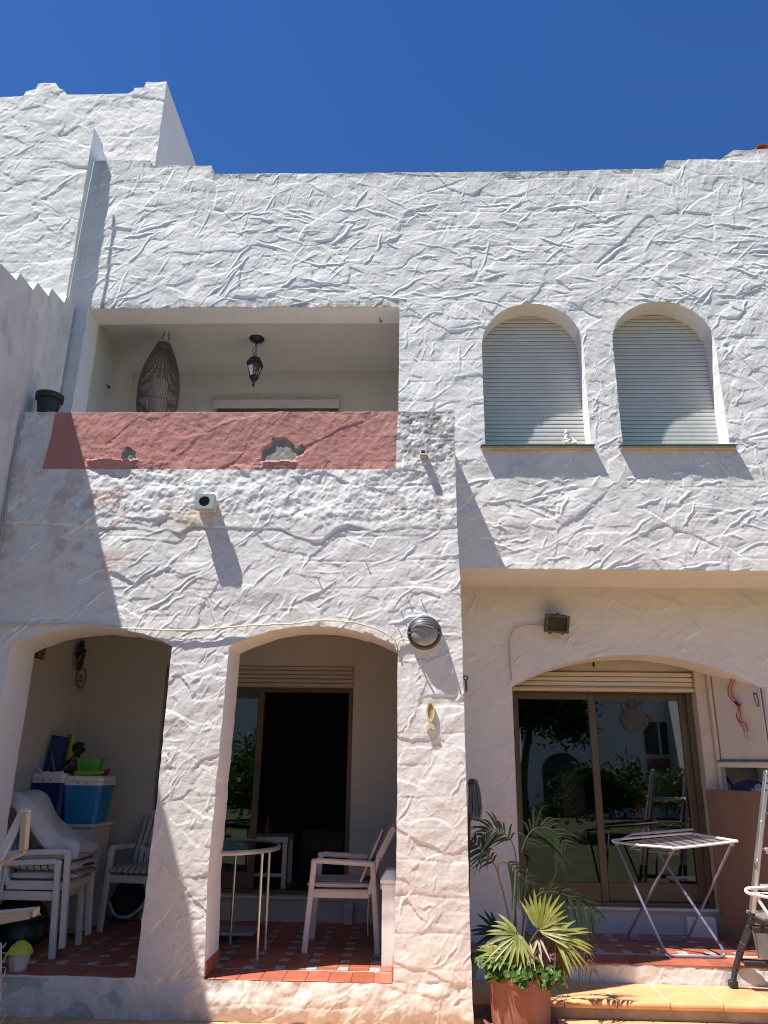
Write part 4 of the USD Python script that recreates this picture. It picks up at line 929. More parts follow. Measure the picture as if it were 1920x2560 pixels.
def chair_cushion(label, loc, rz):
    c = thing('chair_cushion', label, 'cushion', loc, rz, 'navy striped chair cushions')
    m = pad(.50, .43, .055); m.apply_translation((-.04, 0, .432)); part('seat_pad', m, STR_Y, c, smooth=60)
    b = pad(.42, .41, .05); b.apply_transform(rotm([0, 1, 0], -66)); b.apply_translation((.228, 0, .66)); part('back_pad', b, STR_Y, c, smooth=60)
    for y in (-.19, .19):
        part('tie', MB(tube(spline([(.17, y, .47), (.19, y*1.15, .40), (.185, y*1.16, .25), (.19, y*1.16, .12)], 12), .004, 5), tube(spline([(.20, y*1.1, .62), (.20, y*1.25, .60), (.215, y*1.24, .53)], 8), .004, 5)), STR_Z, c)
    return c
a0 = armchair('white resin armchair facing the round table in the middle arch', (-.497, 6.565, T), 0)
chair_cushion('striped high-back cushion tied on the armchair in the middle arch', (-.497, 6.565, T), 0)
copy(a0, 'white resin armchair in shade beyond the stacked chairs, facing out of the left arch', (-2.30, 7.15, T), 84)
chair_cushion('striped cushion on the shaded armchair beyond the stacked chairs', (-2.30, 7.15, T), 84)
copy(a0, 'lower of the two stacked white armchairs in the left arch', (-2.815, 6.195, T), 180)
copy(a0, 'upper of the two stacked white armchairs in the left arch', (-2.755, 6.205, T+.068), 180)
for k, (dz, rz, dx) in enumerate(((.0, 4, 0), (.062, -3, .015), (.125, 2, -.01))):
    cu = thing('seat_cushion', ['lowest striped cushion piled on the stacked armchairs', 'middle striped cushion piled on the stacked armchairs', 'topmost striped cushion under the white quilt'][k], 'cushion', (-2.70+dx, 6.20, T+.068+.43+dz), rz, 'striped cushions piled on the stacked armchairs')
    part('pad', pad(.50, .42, .068, puff=.25), STR_X if k % 2 else STR_Y, cu, smooth=60)
    part('piping', tube([(.24*math.copysign(abs(math.cos(a))**.3, math.cos(a)), .20*math.copysign(abs(math.sin(a))**.3, math.sin(a)), .034) for a in np.linspace(0, 2*PI, 40, endpoint=False)], .006, 5, closed=True), STR_Z, cu)
# quilt draped over the stack
pr = spline([(-3.17, 0, 1.27), (-3.05, 0, 1.285), (-2.95, 0, 1.255), (-2.86, 0, 1.17), (-2.77, 0, 1.07), (-2.67, 0, .985), (-2.56, 0, .94), (-2.46, 0, .925)], 40)
n1, n2 = len(pr), 16
VV = np.zeros((n1, n2, 3))
for i, p in enumerate(pr):
    for j in range(n2):
        v = j/(n2-1); y = 6.00+.40*v
        VV[i, j] = (p[0]+.012*math.sin(7*v+i*.22), y, p[2]+.014*math.sin(5*v+i*.35)+.02*math.sin(PI*v)-.03*(v < .1))
tg = np.gradient(VV, axis=0); tg /= np.linalg.norm(tg, axis=2, keepdims=True)
nn = np.stack([-tg[..., 2], np.zeros((n1, n2)), tg[..., 0]], -1); vj = np.linspace(-1, 1, n2)
ui = np.linspace(-1, 1, n1)
th = .055*(.25+.75*(1-np.abs(vj)**8)[None, :]*(1-np.abs(ui)**14)[:, None])[..., None]
Vt_, Vb_ = (VV+nn*th).reshape(-1, 3), (VV-nn*th).reshape(-1, 3); F = []; N_ = n1*n2
for i in range(n1-1):
    for j in range(n2-1):
        a, b, c, d = i*n2+j, i*n2+j+1, (i+1)*n2+j+1, (i+1)*n2+j; F += [(a, b, c), (a, c, d), (N_+a, N_+c, N_+b), (N_+a, N_+d, N_+c)]
ring = [j for j in range(n2)]+[i*n2+n2-1 for i in range(1, n1)]+[(n1-1)*n2+j for j in range(n2-2, -1, -1)]+[i*n2 for i in range(n1-2, 0, -1)]
for k in range(len(ring)):
    a, b = ring[k], ring[(k+1) % len(ring)]; F += [(a, N_+b, N_+a), (a, b, N_+b)]
qm = trimesh.Trimesh(np.vstack([Vt_, Vb_]), F, process=False)
QUILT = mat('grey_white_cloth', (.56, .55, .53), .95, var=.08, scale=5, bump=(9, .5, .015))
qt = thing('quilted_mattress', 'greyish white quilted pad draped over the stacked armchairs', 'mattress pad')
part('pad', qm, QUILT, qt, smooth=60)
for v in (.0, 1.0):
    j = int(v*(n2-1)); part('seam', tube(VV[1:-1, j]+np.array([0, -.004 if v == 0 else .004, 0]), .006, 5), QUILT, qt)
# cabinet
cab = thing('white_cabinet', 'low white cabinet in the left arch carrying two cool boxes', 'cabinet')
part('carcass', bxx(-3.225, -2.655, 6.715, 7.12, T+.02, 1.045, .004), mat('aged_white_melamine', (.52, .48, .43), .5, var=.08, spots=(4, .55, .75, (.42, .37, .31))), cab)
part('top_board', bxx(-3.23, -2.635, 6.69, 7.13, 1.047, 1.075, .005), mat('white_melamine', (.60, .58, .54), .45, var=.05), cab)
part('door', bxx(-3.21, -2.665, 6.695, 6.713, T+.06, 1.035, .003), mat('white_cabinet_door', (.60, .585, .56), .45, var=.05), cab)
part('handle', bxx(-2.72, -2.70, 6.672, 6.692, .70, .80, .004), CHROME, cab)
# cool boxes
def cooler(label, x0, x1, y0, y1, z0, z1, body, taper, handle=True):
    t = thing('cool_box', label, 'cool box', ((x0+x1)/2, (y0+y1)/2, z0), 0, 'plastic cool boxes on the cabinet')
    w, d, h = x1-x0, y1-y0, z1-z0
    def ring(q, z, b): return [(sx*(w/2*q-(b if k == 0 else 0)), sy*(d/2*q-(b if k == 1 else 0)), z) for sx in (-1, 1) for sy in (-1, 1) for k in (0, 1)]
    part('body', trimesh.convex.convex_hull(np.array(ring(taper, 0, .03)+ring(.985, h*.80, .03))), body, t)
    part('rim', trimesh.convex.convex_hull(np.array(ring(1.0, h*.80, .03)+ring(1.02, h*.83, .03)+ring(1.02, h*.885, .03))), WHITEMT, t)
    part('lid', trimesh.convex.convex_hull(np.array(ring(1.0, h*.89, .03)+ring(1.0, h*.96, .03)+ring(.95, h, .03))), WHITEMT, t)
    for sx in (-.2, .2): part('vent_hole', cyl(.006, .004, (sx*w*.5, -d/2*1.02-.001, h*.85), 10, [0, 1, 0]), BLACKP, t)
    if handle:
        part('handle', MB(bar((-w*.52, -d*.40, h*.93), (w*.42, -d*.46, h*1.02), .022, .022, .006), bar((-w*.18, -d*.42, h*1.0), (-w*.52, -d*.30, h*1.13), .018, .018, .006)), WHITEMT, t)
        part('handle_hub', cyl(.035, .02, (-w*.02, -d*.53, h*.955), 20, [0, 1, 0]), WHITEMT, t)
    return t
NAVY = mat('navy_blue_plastic', (.012, .02, .13), .4, 0, var=.1); AZURE = mat('azure_blue_plastic', (.02, .20, .42), .38, 0, var=.1)
cooler('dark navy blue cool box with white lid and folding handle', -3.235, -2.935, 6.69, 7.0, 1.078, 1.475, NAVY, .94)
cooler('bright azure blue tapered cool box with white lid', -2.955, -2.615, 6.695, 7.03, 1.078, 1.455, AZURE, .83, False)
LIME = mat('lime_green_plastic', (.24, .36, .02), .45, 0, var=.12); GRASS = mat('apple_green_plastic', (.12, .42, .05), .45, 0, var=.12)
bb = thing('blue_lid', 'dark blue plastic board leaning on the wall behind the navy cool box', 'board', (-3.15, 6.90, 1.475), rot=(0, 6, 14))
part('panel', cbox(.15, .05, .31, (0, 0, .155), .012), NAVY, bb); part('lip', MB(cbox(.16, .06, .02, (0, 0, .30), .006)), NAVY, bb)
lb = thing('lime_board', 'lime green plastic board standing between blue board and doll', 'board', (-3.045, 6.90, 1.475), rot=(0, 3, 40))
part('panel', cbox(.022, .14, .33, (0, 0, .165), .006), LIME, lb)
for k in range(3): part('rib', cbox(.010, .008, .30, (.015, -.05+.05*k, .16), .002), LIME, lb)
part('rim', MB(bar((.0, -.072, .0), (0, -.072, .33), .03, .012), bar((0, .072, 0), (0, .072, .33), .03, .012)), LIME, lb)
# apple-green basket with holes
gb = thing('plastic_basket', 'apple green perforated plastic basket on the azure cool box', 'basket', (-2.80, 6.86, 1.456), 8)
holes = [sbox(-.072+.022*i, .018+.024*j, -.072+.022*i+.012, .018+.024*j+.010) for i in range(6) for j in range(5)]
face = Polygon([(-.078, 0), (.078, 0), (.098, .135), (-.098, .135)]).difference(unary_union(holes))
part('front_panel', moved(extr(face, .004, -.055), M=rotm([1, 0, 0], 8)), GRASS, gb)
part('back_panel', moved(extr(face, .004, .055), M=rotm([1, 0, 0], -8)), GRASS, gb)
for s in (-1, 1): part('end_panel', trimesh.convex.convex_hull(np.array([(s*.078, -.055, 0), (s*.078, .055, 0), (s*.098, -.075, .135), (s*.098, .075, .135), (s*.074, -.055, 0), (s*.074, .055, 0), (s*.094, -.075, .135), (s*.094, .075, .135)])), GRASS, gb)
part('base', cbox(.156, .11, .004, (0, 0, .002), .001), GRASS, gb)
part('rim', tube([(.10*a, .078*b, .137) for a, b in ((-1, -1), (1, -1), (1, 1), (-1, 1))], .006, 6, closed=True), GRASS, gb)
sp = thing('garden_scoop', 'lime green plastic scoop lying on the azure cool box lid', 'scoop', (-2.78, 6.70, 1.458))
part('handle', bar((-.02, 0, .022), (.155, .01, .026), .03, .028, .008), LIME, sp); part('blade', sph(.04, (-.045, 0, .024), (1.15, .6, .55)), LIME, sp)
part('tip', sph(.022, (.15, .01, .028), (1, .8, .7)), LIME, sp)
rc = thing('red_clip', 'crumpled red plastic piece on the right edge of the azure cool box', 'plastic piece', (-2.645, 6.80, 1.458))
REDPL = mat('crimson_plastic', (.33, .012, .03), .4)
part('piece', trimesh.convex.convex_hull(np.array([(-.045, 0, 0), (.04, -.01, 0), (.045, .02, .055), (-.01, .02, .03), (-.04, .02, .04), (.04, .01, .06)])), REDPL, rc); part('fold', cbox(.05, .012, .02, (-.02, -.012, .022), .004), REDPL, rc)
# soft doll
DOLL = mat('dark_doll_cloth', (.022, .02, .02), .95, bump=(80, .6, .004)); SKIRT = mat('grey_blue_print', (.10, .09, .15), .9, var=.4, scale=40); PINK = mat('dusky_pink_cloth', (.22, .06, .07), .9)
dl = thing('rag_doll', 'dark curly-haired rag doll sitting on the azure cool box', 'doll', (-2.945, 6.86, 1.456))
part('body', blob({'hd': ((.02, 0, .215), .042), 'nk': ((.015, 0, .165), .022), 'ch': ((.0, 0, .13), .036), 'hp': ((.0, 0, .05), .042), 'e1': ((-.06, -.02, .10), .015), 'h1': ((-.095, -.045, .055), .014), 'e2': ((.05, -.03, .11), .016), 'h2': ((.06, -.05, .07), .014), 'k1': ((-.03, -.07, .04), .020), 'f1': ((-.035, -.105, .018), .018), 'k2': ((.03, -.07, .04), .020), 'f2': ((.035, -.105, .018), .018)},
     [('hd', 'nk'), ('nk', 'ch'), ('ch', 'hp'), ('ch', 'e1'), ('e1', 'h1'), ('ch', 'e2'), ('e2', 'h2'), ('hp', 'k1'), ('k1', 'f1'), ('hp', 'k2'), ('k2', 'f2')], .012, 4), DOLL, dl)
g = np.random.default_rng(3); hair = MB()
for k in range(46):
    d = g.normal(0, 1, 3); d /= np.linalg.norm(d)
    if d[1] < -.6 and d[2] < .3: continue
    hair.add(sph(.016, np.array((.02, .005, .225))+d*.042, (1, 1, 1), 1))
part('hair', hair, DOLL, dl)
part('dress', lathe([(.040, .13), (.050, .09), (.058, .05), (.050, .05), (.03, .12), (.040, .13)], 18), SKIRT, dl); part('collar', lathe([(.02, .172), (.045, .145), (.047, .125), (.035, .13), (.02, .172)], 16), PINK, dl)
stick = thing('plain_stick', 'thin pale stick leaning on the navy cool box', 'stick'); part('shaft', tube([(-3.07, 6.78, 1.475), (-3.15, 6.84, 1.63)], .006, 6), mat('pale_wood', (.36, .28, .2), .7), stick)

# things on the party wall inside the porch
pq = thing('tile_plaque', 'small square patterned tile plaque high on the porch left wall', 'plaque', (-3.232, 6.49, 2.465))
part('frame', plainbox(0, .018, -.075, .075, -.052, .052), mat('plaque_brown', (.10, .07, .045), .6, var=.4, scale=60), pq)
for sy in (-.035, .035):
    for sz in (-.024, .024): part('inset', cbox(.008, .058, .038, (.021, sy, sz), .002), mat('plaque_tan', (.24, .17, .10), .5, var=.5, scale=80, rand=.2) if (sy, sz) == (-.035, -.024) else UsdShade.Material.Get(stage, '/World/Looks/plaque_tan'), pq)
hb = thing('hanging_herb_bunch', 'dark dried bunch hanging above the round plate', 'dried bunch', (-3.20, 7.18, 2.41))
g = np.random.default_rng(12); br = MB()
for k in range(60):
    z = g.uniform(0, .26); r = .055*math.sin(PI*min(.98, max(.06, z/.28)))+.006; a = g.uniform(0, 2*PI)
    br.add(sph(g.uniform(.010, .018), (.03+.5*r*math.cos(a), r*math.sin(a), z), (1, 1, 1.6), 1))
part('leaves', br, mat('dried_leaf', (.045, .04, .028), .9, var=.4, scale=40), hb); part('string', tube([(.03, 0, .25), (.02, 0, .32)], .003, 5), BLACKM, hb)
pl = thing('round_plate', 'round white wall plate with dotted brown rim on the porch left wall', 'wall plate', (-3.232, 7.375, 2.345))
part('dish', lathe([(0, .010), (.075, .010), (.105, .026), (.108, .020), (.08, .002), (0, .002)], 36, axis=[1, 0, 0]), mat('cream_ceramic', (.40, .36, .31), .35, var=.05), pl)
for k in range(14):
    a = 2*PI*k/14; part('rim_mark', sph(.011, (.024, .094*math.cos(a), .094*math.sin(a)), (.3, 1, .8), 1), BLACKM, pl)
for w, z, y0 in ((.06, .022, -.02), (.035, .0, -.015), (.085, -.022, -.042)): part('lettering', MB(*[cbox(.002, .008, .010+.004*(k % 2), (.0115, y0+.012*k, z), .0005) for k in range(int(w/.012))]), BLACKM, pl)

# bag, trolley and bits on the floor of the left arch
sb = thing('dark_green_bag', 'dark green sack slumped under the stacked armchairs', 'bag', (-2.92, 6.22, T))
bgm = sph(1, (0, 0, 0), (1, 1, 1), 3); bgm.vertices *= (.20, .15, .21); bgm.vertices += (meshkit.noise(bgm.vertices*14, 3)[:, None]-.5)*bgm.vertices*.35; bgm.vertices[:, 2] = np.maximum(bgm.vertices[:, 2]+.17, .0)
part('sack', bgm, mat('dark_green_film', (.010, .022, .018), .35, var=.3), sb); part('knot', sph(.035, (.02, -.02, .37), (1, 1, 1.4)), UsdShade.Material.Get(stage, '/World/Looks/dark_green_film'), sb)
tr = thing('folded_trolley', 'folded black trolley with white curved tubes behind the chair legs', 'trolley', (-2.42, 7.34, T))
part('bag', moved(cbox(.28, .10, .40, (0, 0, 0), .04), (-.06, .04, .24), M=rotm([0, 1, 0], 24)), BLACKP, tr)
part('frame_tube', tube(spline([(-.24, -.02, .16), (-.16, -.05, .06), (-.04, -.06, .05), (.06, -.06, .12), (.12, -.06, .22)], 20), .012, 8), WHITEMT, tr)
part('frame_tube', tube(spline([(.0, -.06, .36), (.06, -.06, .34), (.10, -.06, .25), (.17, -.06, .17)], 16), .011, 8), WHITEMT, tr)
part('wheel', MB(cyl(.05, .03, (-.15, .0, .05), 20, [0, 1, 0])), BLACKP, tr)

# round glass table
tb = thing('round_table', 'round glass-topped garden table with thin metal legs in the middle arch', 'table', (-1.545, 6.36, T))
ring = lambda r, z, n=48: [(r*math.cos(a), r*math.sin(a), z) for a in np.linspace(0, 2*PI, n, endpoint=False)]
part('rim', lathe([(.515, .700), (.534, .700), (.540, .718), (.532, .732), (.515, .732), (.515, .700)], 48), mat('grey_table_rim', (.40, .385, .365), .45, .2), tb)
part('glass_top', lathe([(0, .716), (.516, .716), (.516, .724), (0, .724)], 48), glass('table_glass', (.34, .37, .38)), tb)
for x, y in ((.455, -.27), (.448, .087), (.143, .241), (-.30, -.36), (-.45, .18)):
    part('leg', MB(tube([(x, y, 0.012), (x*.985, y*.985, .70)], .0115, 10), cyl(.022, .012, (x, y, .006), 14)), CHROME, tb)
part('low_shelf', bxx(-.28, .32, .22, .50, .055, .075, .004), mat('shelf_grey', (.42, .41, .39), .5), tb)
# waste bin
bn = thing('white_bin', 'tall white plastic bin with pitched lid beside the right pier', 'bin', (-.088, 6.06, T))
part('body', trimesh.convex.convex_hull(np.array([(sx*.105*q, sy*.12*q, z) for z, q in ((0, .94), (.02, .97), (.50, 1.0)) for sx in (-1, 1) for sy in (-1, 1)])), WHITEMT, bn)
part('collar', cbox(.232, .26, .045, (0, 0, .512), .012), WHITEMT, bn)
part('lid', trimesh.convex.convex_hull(np.array([(sx*.118*q, sy*.132*q, z) for z, q in ((.534, 1.0), (.555, 1.0), (.615, .62)) for sx in (-1, 1) for sy in (-1, 1)])), WHITEMT, bn)
# indoor table seen through the open door
it = thing('indoor_table', 'white low table in the dark room behind the open door', 'table', (-1.52, 8.2, .43))
part('top', cbox(.66, .45, .05, (0, 0, .44), .006), WHITEMT, it)
for sx in (-.30, .30):
    for sy in (-.19, .19): part('leg', bar((sx, sy, 0), (sx, sy, .415), .045, .045, .004), WHITEMT, it)
part('stretcher', bar((-.30, -.19, .12), (.30, -.19, .12), .03, .03), WHITEMT, it)
vs = thing('table_ornament', 'small reddish bottle-shaped ornament on the indoor table', 'ornament', (-1.46, 8.3, .895))
part('base', lathe([(0, 0), (.055, 0), (.05, .06), (.02, .11), (.015, .16), (0, .165)], 18), mat('dull_red_glaze', (.17, .055, .05), .4), vs); part('head', sph(.022, (0, 0, .19), (1, 1, 1.5)), BLACKP, vs)
dt = thing('indoor_cupboard', 'dark cupboard in the unlit room beyond the indoor table', 'cupboard', (-.95, 9.2, .43))
part('carcass', cbox(.5, .4, .45, (0, 0, .225)), mat('dark_wood', (.05, .035, .025), .5), dt); part('door', cbox(.22, .02, .38, (-.12, -.205, .22)), UsdShade.Material.Get(stage, '/World/Looks/dark_wood'), dt); part('door', cbox(.22, .02, .38, (.12, -.205, .22)), UsdShade.Material.Get(stage, '/World/Looks/dark_wood'), dt)

# ------------------------------------------------------------------ foreground left edge: folding lounger, net post, small pail
LNG = mat('beige_resin', (.55, .43, .29), .5, var=.15, scale=8); LNW = mat('grey_white_resin', (.60, .59, .585), .5, var=.08)
lg = thing('folding_lounger', 'folded white resin lounger with tan underside at the left edge', 'lounger', (0, 5.0, 0))
def channel(a, b, w, h, name):
    part(name, bar(a, b, w, h*.3, .004), LNW, lg)
    a2, b2 = np.array(a)+(0, 0, -h*.5), np.array(b)+(0, 0, -h*.5)
    part(name+'_underside', MB(bar(a2+(0, -w*.42, 0), b2+(0, -w*.42, 0), .006, h*.8), bar(a2+(0, w*.42, 0), b2+(0, w*.42, 0), .006, h*.8)), LNG, lg)
part('arm_frame', bar((-2.56, 0, .90), (-2.432, 0, 1.262), .05, .032, .006), LNW, lg)
part('arm_front', MB(bar((-2.405, -.012, 1.265), (-2.385, -.012, 1.045), .05, .045, .010)), LNG, lg)
part('arm_cap', sph(.028, (-2.418, 0, 1.268), (1.2, 1, .8)), LNW, lg)
part('arm_brace', bar((-2.375, 0, 1.04), (-2.60, 0, .925), .035, .022, .006), LNG, lg)
part('crossbar', bar((-2.50, .02, .985), (-2.40, .02, 1.03), .03, .03, .005), LNW, lg)
part('seat_rail', MB(bar((-2.75, 0, .675), (-2.262, 0, .722), .06, .014, .004)), LNW, lg)
part('seat_rail_side', MB(bar((-2.75, -.03, .610), (-2.275, -.03, .700), .008, .055, .003), bar((-2.75, .03, .630), (-2.275, .03, .705), .008, .05, .003)), LNG, lg)
part('end_cap', cbox(.022, .075, .05, (-2.258, 0, .706), .006), LNG, lg); part('pin', cyl(.005, .03, (-2.238, 0, .692), 8, [1, 0, 0]), CHROME, lg)
part('leg', MB(bar((-2.62, .05, 0.0), (-2.56, .03, .90), .05, .03), bar((-2.70, 0, 0.0), (-2.70, 0, .67), .05, .03)), LNW, lg)
npst = thing('netting_post', 'pale post wound with cord at the lower left corner', 'post', (-2.418, 4.98, 0))
part('post', tube([(.052, 0, 0), (.03, 0, .25), (-.02, 0, .54)], .013, 8), mat('bleached_wood', (.42, .38, .31), .8, var=.2, scale=20), npst)
cd = []
for t in np.linspace(0, 1, 120):
    q = np.array((.052-.072*t, 0, .54*t)); a = t*2*PI*7; cd.append(q+np.array((.030*math.cos(a)+.008, .030*math.sin(a), .01*math.sin(2*a))))
part('cord', tube(cd, .0035, 5), mat('raffia_cord', (.48, .43, .34), .8), npst)
pa = thing('yellow_lidded_pail', 'small white pail with lime yellow lid on the porch edge', 'pail', (-2.62, 5.66, T))
part('pail', lathe([(0, 0), (.052, 0), (.070, .10), (.066, .10), (.048, .006), (0, .006)], 28), mat('pale_pail', (.48, .43, .40), .5), pa)
part('lid', lathe([(0, .18), (.03, .172), (.062, .145), (.084, .105), (.080, .10), (0, .10)], 28), mat('lime_yellow_plastic', (.50, .55, .04), .45), pa)
for k in range(4): part('slot', cbox(.004, .003, .012, (-.03+.018*k, -.052+.004*k, .154), .001), BLACKP, pa)
# ------------------------------------------------------------------ right side: airer, ladder, board, cords, mop
WIREG = mat('grey_coated_wire', (.36, .35, .37), .45, 0, var=.1)
LILAC = mat('lilac_enamel', (.17, .155, .225), .35, 0, var=.06)
ar = thing('drying_rack', 'folding clothes airer with lilac crossed legs and white wire top', 'clothes airer')
def uleg(bl, br_, tl, tr_, name):
    bl, br_, tl, tr_ = map(np.array, (bl, br_, tl, tr_)); r = .07
    def toward(a, b): return a+(b-a)/np.linalg.norm(b-a)*r
    pts = np.vstack([tl[None], spline([toward(bl, tl), bl+(toward(bl, tl)-bl)*.25+(toward(bl, br_)-bl)*.25, toward(bl, br_)], 8), spline([toward(br_, bl), br_+(toward(br_, tr_)-br_)*.25+(toward(br_, bl)-br_)*.25, toward(br_, tr_)], 8), tr_[None]])
    part(name, tube(pts, .0105, 10), LILAC, ar)
uleg((1.925, 6.43, .252), (2.385, 6.45, .252), (1.715, 6.83, .985), (2.02, 6.86, .99), 'leg_frame')
uleg((1.775, 6.99, .252), (2.265, 6.99, .252), (2.040, 6.40, .985), (2.505, 6.43, 1.03), 'leg_frame')
part('top_rail', tube(spline([(2.02, 6.38, 1.003), (2.05, 6.355, 1.003), (2.30, 6.36, 1.030), (2.535, 6.38, 1.058)], 14), .0095, 8), WHITEMT, ar)
part('top_rail', tube([(1.69, 6.80, 1.00), (1.85, 6.55, 1.0), (2.02, 6.38, 1.003)], .0095, 8), WHITEMT, ar)
part('top_rail', tube([(2.535, 6.38, 1.058), (2.36, 6.84, 1.072), (2.33, 6.86, 1.074)], .0095, 8), WHITEMT, ar)
part('top_rail', tube(spline([(1.69, 6.80, 1.0), (1.74, 6.83, 1.02), (2.33, 6.86, 1.074)], 10), .009, 8), WHITEMT, ar)
part('folded_wing', MB(tube([(1.86, 6.84, 1.06), (2.36, 6.83, 1.108)], .010, 8), tube([(1.70, 6.80, 1.005), (1.86, 6.84, 1.06)], .007, 6)), mat('grey_enamel', (.40, .39, .40), .4), ar)
for k in range(8):
    t = (k+1)/9; a = np.array((2.02, 6.38, 1.003))*(1-t)+np.array((1.70, 6.80, 1.0))*t; b = np.array((2.535, 6.38, 1.058))*(1-t)+np.array((2.34, 6.85, 1.073))*t
    part('wire', tube([a, b], .0026, 6), WIREG, ar)
for p in ((2.035, 6.395, .985), (2.505, 6.42, 1.03), (1.715, 6.82, .985)): part('hinge', cbox(.03, .03, .03, p, .006), LILAC, ar)
# board
bd = thing('brown_board', 'brown plywood board standing upright at the right end of the terrace', 'board')
aa, bb_ = np.array((2.615, 7.13)), np.array((2.96, 6.69))
part('sheet', bar((aa[0], aa[1], .825), (bb_[0], bb_[1], .825), .018, 1.165, .002), mat('brown_ply', (.20, .125, .085), .7, var=.18, scale=2, spots=(3, .5, .8, (.11, .075, .06)), stretch=(1, 1, .5)), bd)
part('top_edge', bar((aa[0], aa[1], 1.411), (bb_[0], bb_[1], 1.411), .020, .006, .001), mat('brown_ply_edge', (.19, .12, .08), .7), bd)
# bag and stick in the niche
cl = thing('folded_beach_cloths', 'blue, white and teal cloth bundle behind the brown board', 'cloth bundle', (3.02, 6.97, 1.36))
NVC = mat('navy_cloth', (.015, .02, .06), .9); TEAL = mat('teal_cloth', (.03, .12, .13), .9); PALE = mat('pale_cloth', (.34, .36, .34), .9)
for m_, p, s_ in ((NVC, (-.10, 0, .05), (.15, .06, .09)), (PALE, (-.03, -.03, .03), (.09, .05, .08)), (TEAL, (.06, -.05, .06), (.07, .05, .12))):
    q = sph(1, (0, 0, 0), s_, 3); q.vertices += (meshkit.fbm(q.vertices*18, 3, 5)[:, None]-.5)*.05; q.apply_translation(p); part('cloth', q, m_, cl)
sk2 = thing('broom_stick', 'dark red stick slanting in the niche behind the board', 'stick'); part('shaft', tube([(2.84, 7.32, 1.58), (2.98, 7.22, 1.30)], .012, 8), mat('maroon_paint', (.10, .035, .03), .5), sk2)
# bungee cord
ORNG = mat('orange_cord', (.40, .075, .03), .7, var=.2, scale=60)
bc = thing('bungee_cord', 'orange bungee cord with wire hooks hanging before the cupboard', 'cord', (2.905, 6.935, 0))
dirs = np.array([.655, -.754])
def P_(u, z, o=0.0): return (u*.655+o*-.754, u*-.754*1.0+o*-.656, z)
part('strand', tube(spline([P_(-.02, 2.45), P_(-.02, 2.36), P_(-.065, 2.27), P_(-.06, 2.20), P_(-.01, 2.13), P_(.005, 2.09), P_(-.022, 2.04), P_(-.01, 1.99), P_(.02, 1.935), P_(.035, 1.90)], 50), .0055, 6), ORNG, bc)
part('strand', tube(spline([P_(.015, 2.45), P_(.012, 2.36), P_(-.035, 2.27), P_(-.035, 2.21), P_(.0, 2.15), P_(.012, 2.09), P_(.018, 2.05), P_(.0, 1.99), P_(.045, 1.965), P_(.06, 1.92), P_(.052, 1.90)], 50), .0055, 6), ORNG, bc)
part('toggle', bar(P_(-.02, 2.155, .01), P_(.035, 2.115, .01), .018, .018, .005), NAVY, bc)
for u in (.036, .054): part('hook', tube(spline([P_(u, 1.905), P_(u-.012, 1.875), P_(u-.006, 1.845), P_(u+.010, 1.832), P_(u+.018, 1.85)], 14), .0028, 5), CHROME, bc)
# step ladder
ld = thing('step_ladder', 'aluminium step ladder with black feet leaning at the right edge', 'ladder')
WX = np.array((.42, -.04, 0))
lowp = [(2.292, 6.165, .120), (2.300, 6.150, .20), (2.325, 6.12, .30), (2.365, 6.08, .42), (2.41, 6.045, .53), (2.437, 6.03, .64)]
def stile(pts, w, h, m, name):
    part(name, MB(*[bar(pts[i], pts[i+1], w, h, .004) for i in range(len(pts)-1)]), m, ld)
for off, nm in ((np.array((0, 0, 0)), 'front'), (np.array((.055, .11, 0)), 'rear')):
    L0 = [np.array(p)+off*(1-.5*i/5) for i, p in enumerate(lowp)]
    stile(spline(L0, 10), .026, .045, BLACKP, 'lower_stile')
    top_ = L0[-1]; up_ = [top_+(-.004, 0, -.02), np.array((2.512, 6.01, .97))+off*.5, np.array((2.575, 6.00, 1.23))+off*.35, np.array((2.66, 5.99, 1.575))+off*.2]
    stile(up_, .028, .050, ALU, 'upper_stile')
    stile([p+WX*(1-.12*i/3) for i, p in enumerate(up_)], .028, .05, ALU, 'upper_stile'); stile([p+WX for p in L0], .026, .045, BLACKP, 'lower_stile')
    part('foot', cbox(.055, .06, .05, L0[0]+(0, 0, .025), .008), BLACKP, ld)
for p, m_ in (((2.350, 6.10, .300), BLACKP), ((2.418, 6.04, .525), BLACKP), ((2.50, 6.01, .80), ALU), ((2.562, 6.0, 1.04), ALU), ((2.622, 6.0, 1.28), ALU)):
    p = np.array(p); part('tread', MB(bar(p, p+WX*.97+(0, 0, .0), .075, .022, .005), bar(p+(0, -.03, -.014), p+WX*.97+(0, -.03, -.014), .01, .03, .003)), m_, ld)
for z in (1.44, 1.49, 1.54): part('rivet', cyl(.006, .006, (2.625+(z-1.44)*.25, 5.962, z), 10, [0, 1, 0]), BLACKP, ld)
part('lock', MB(cbox(.02, .025, .05, (2.488, 5.985, .93), .004), tube([(2.475, 5.975, .90), (2.49, 5.965, .885)], .006, 6)), CHROME, ld)
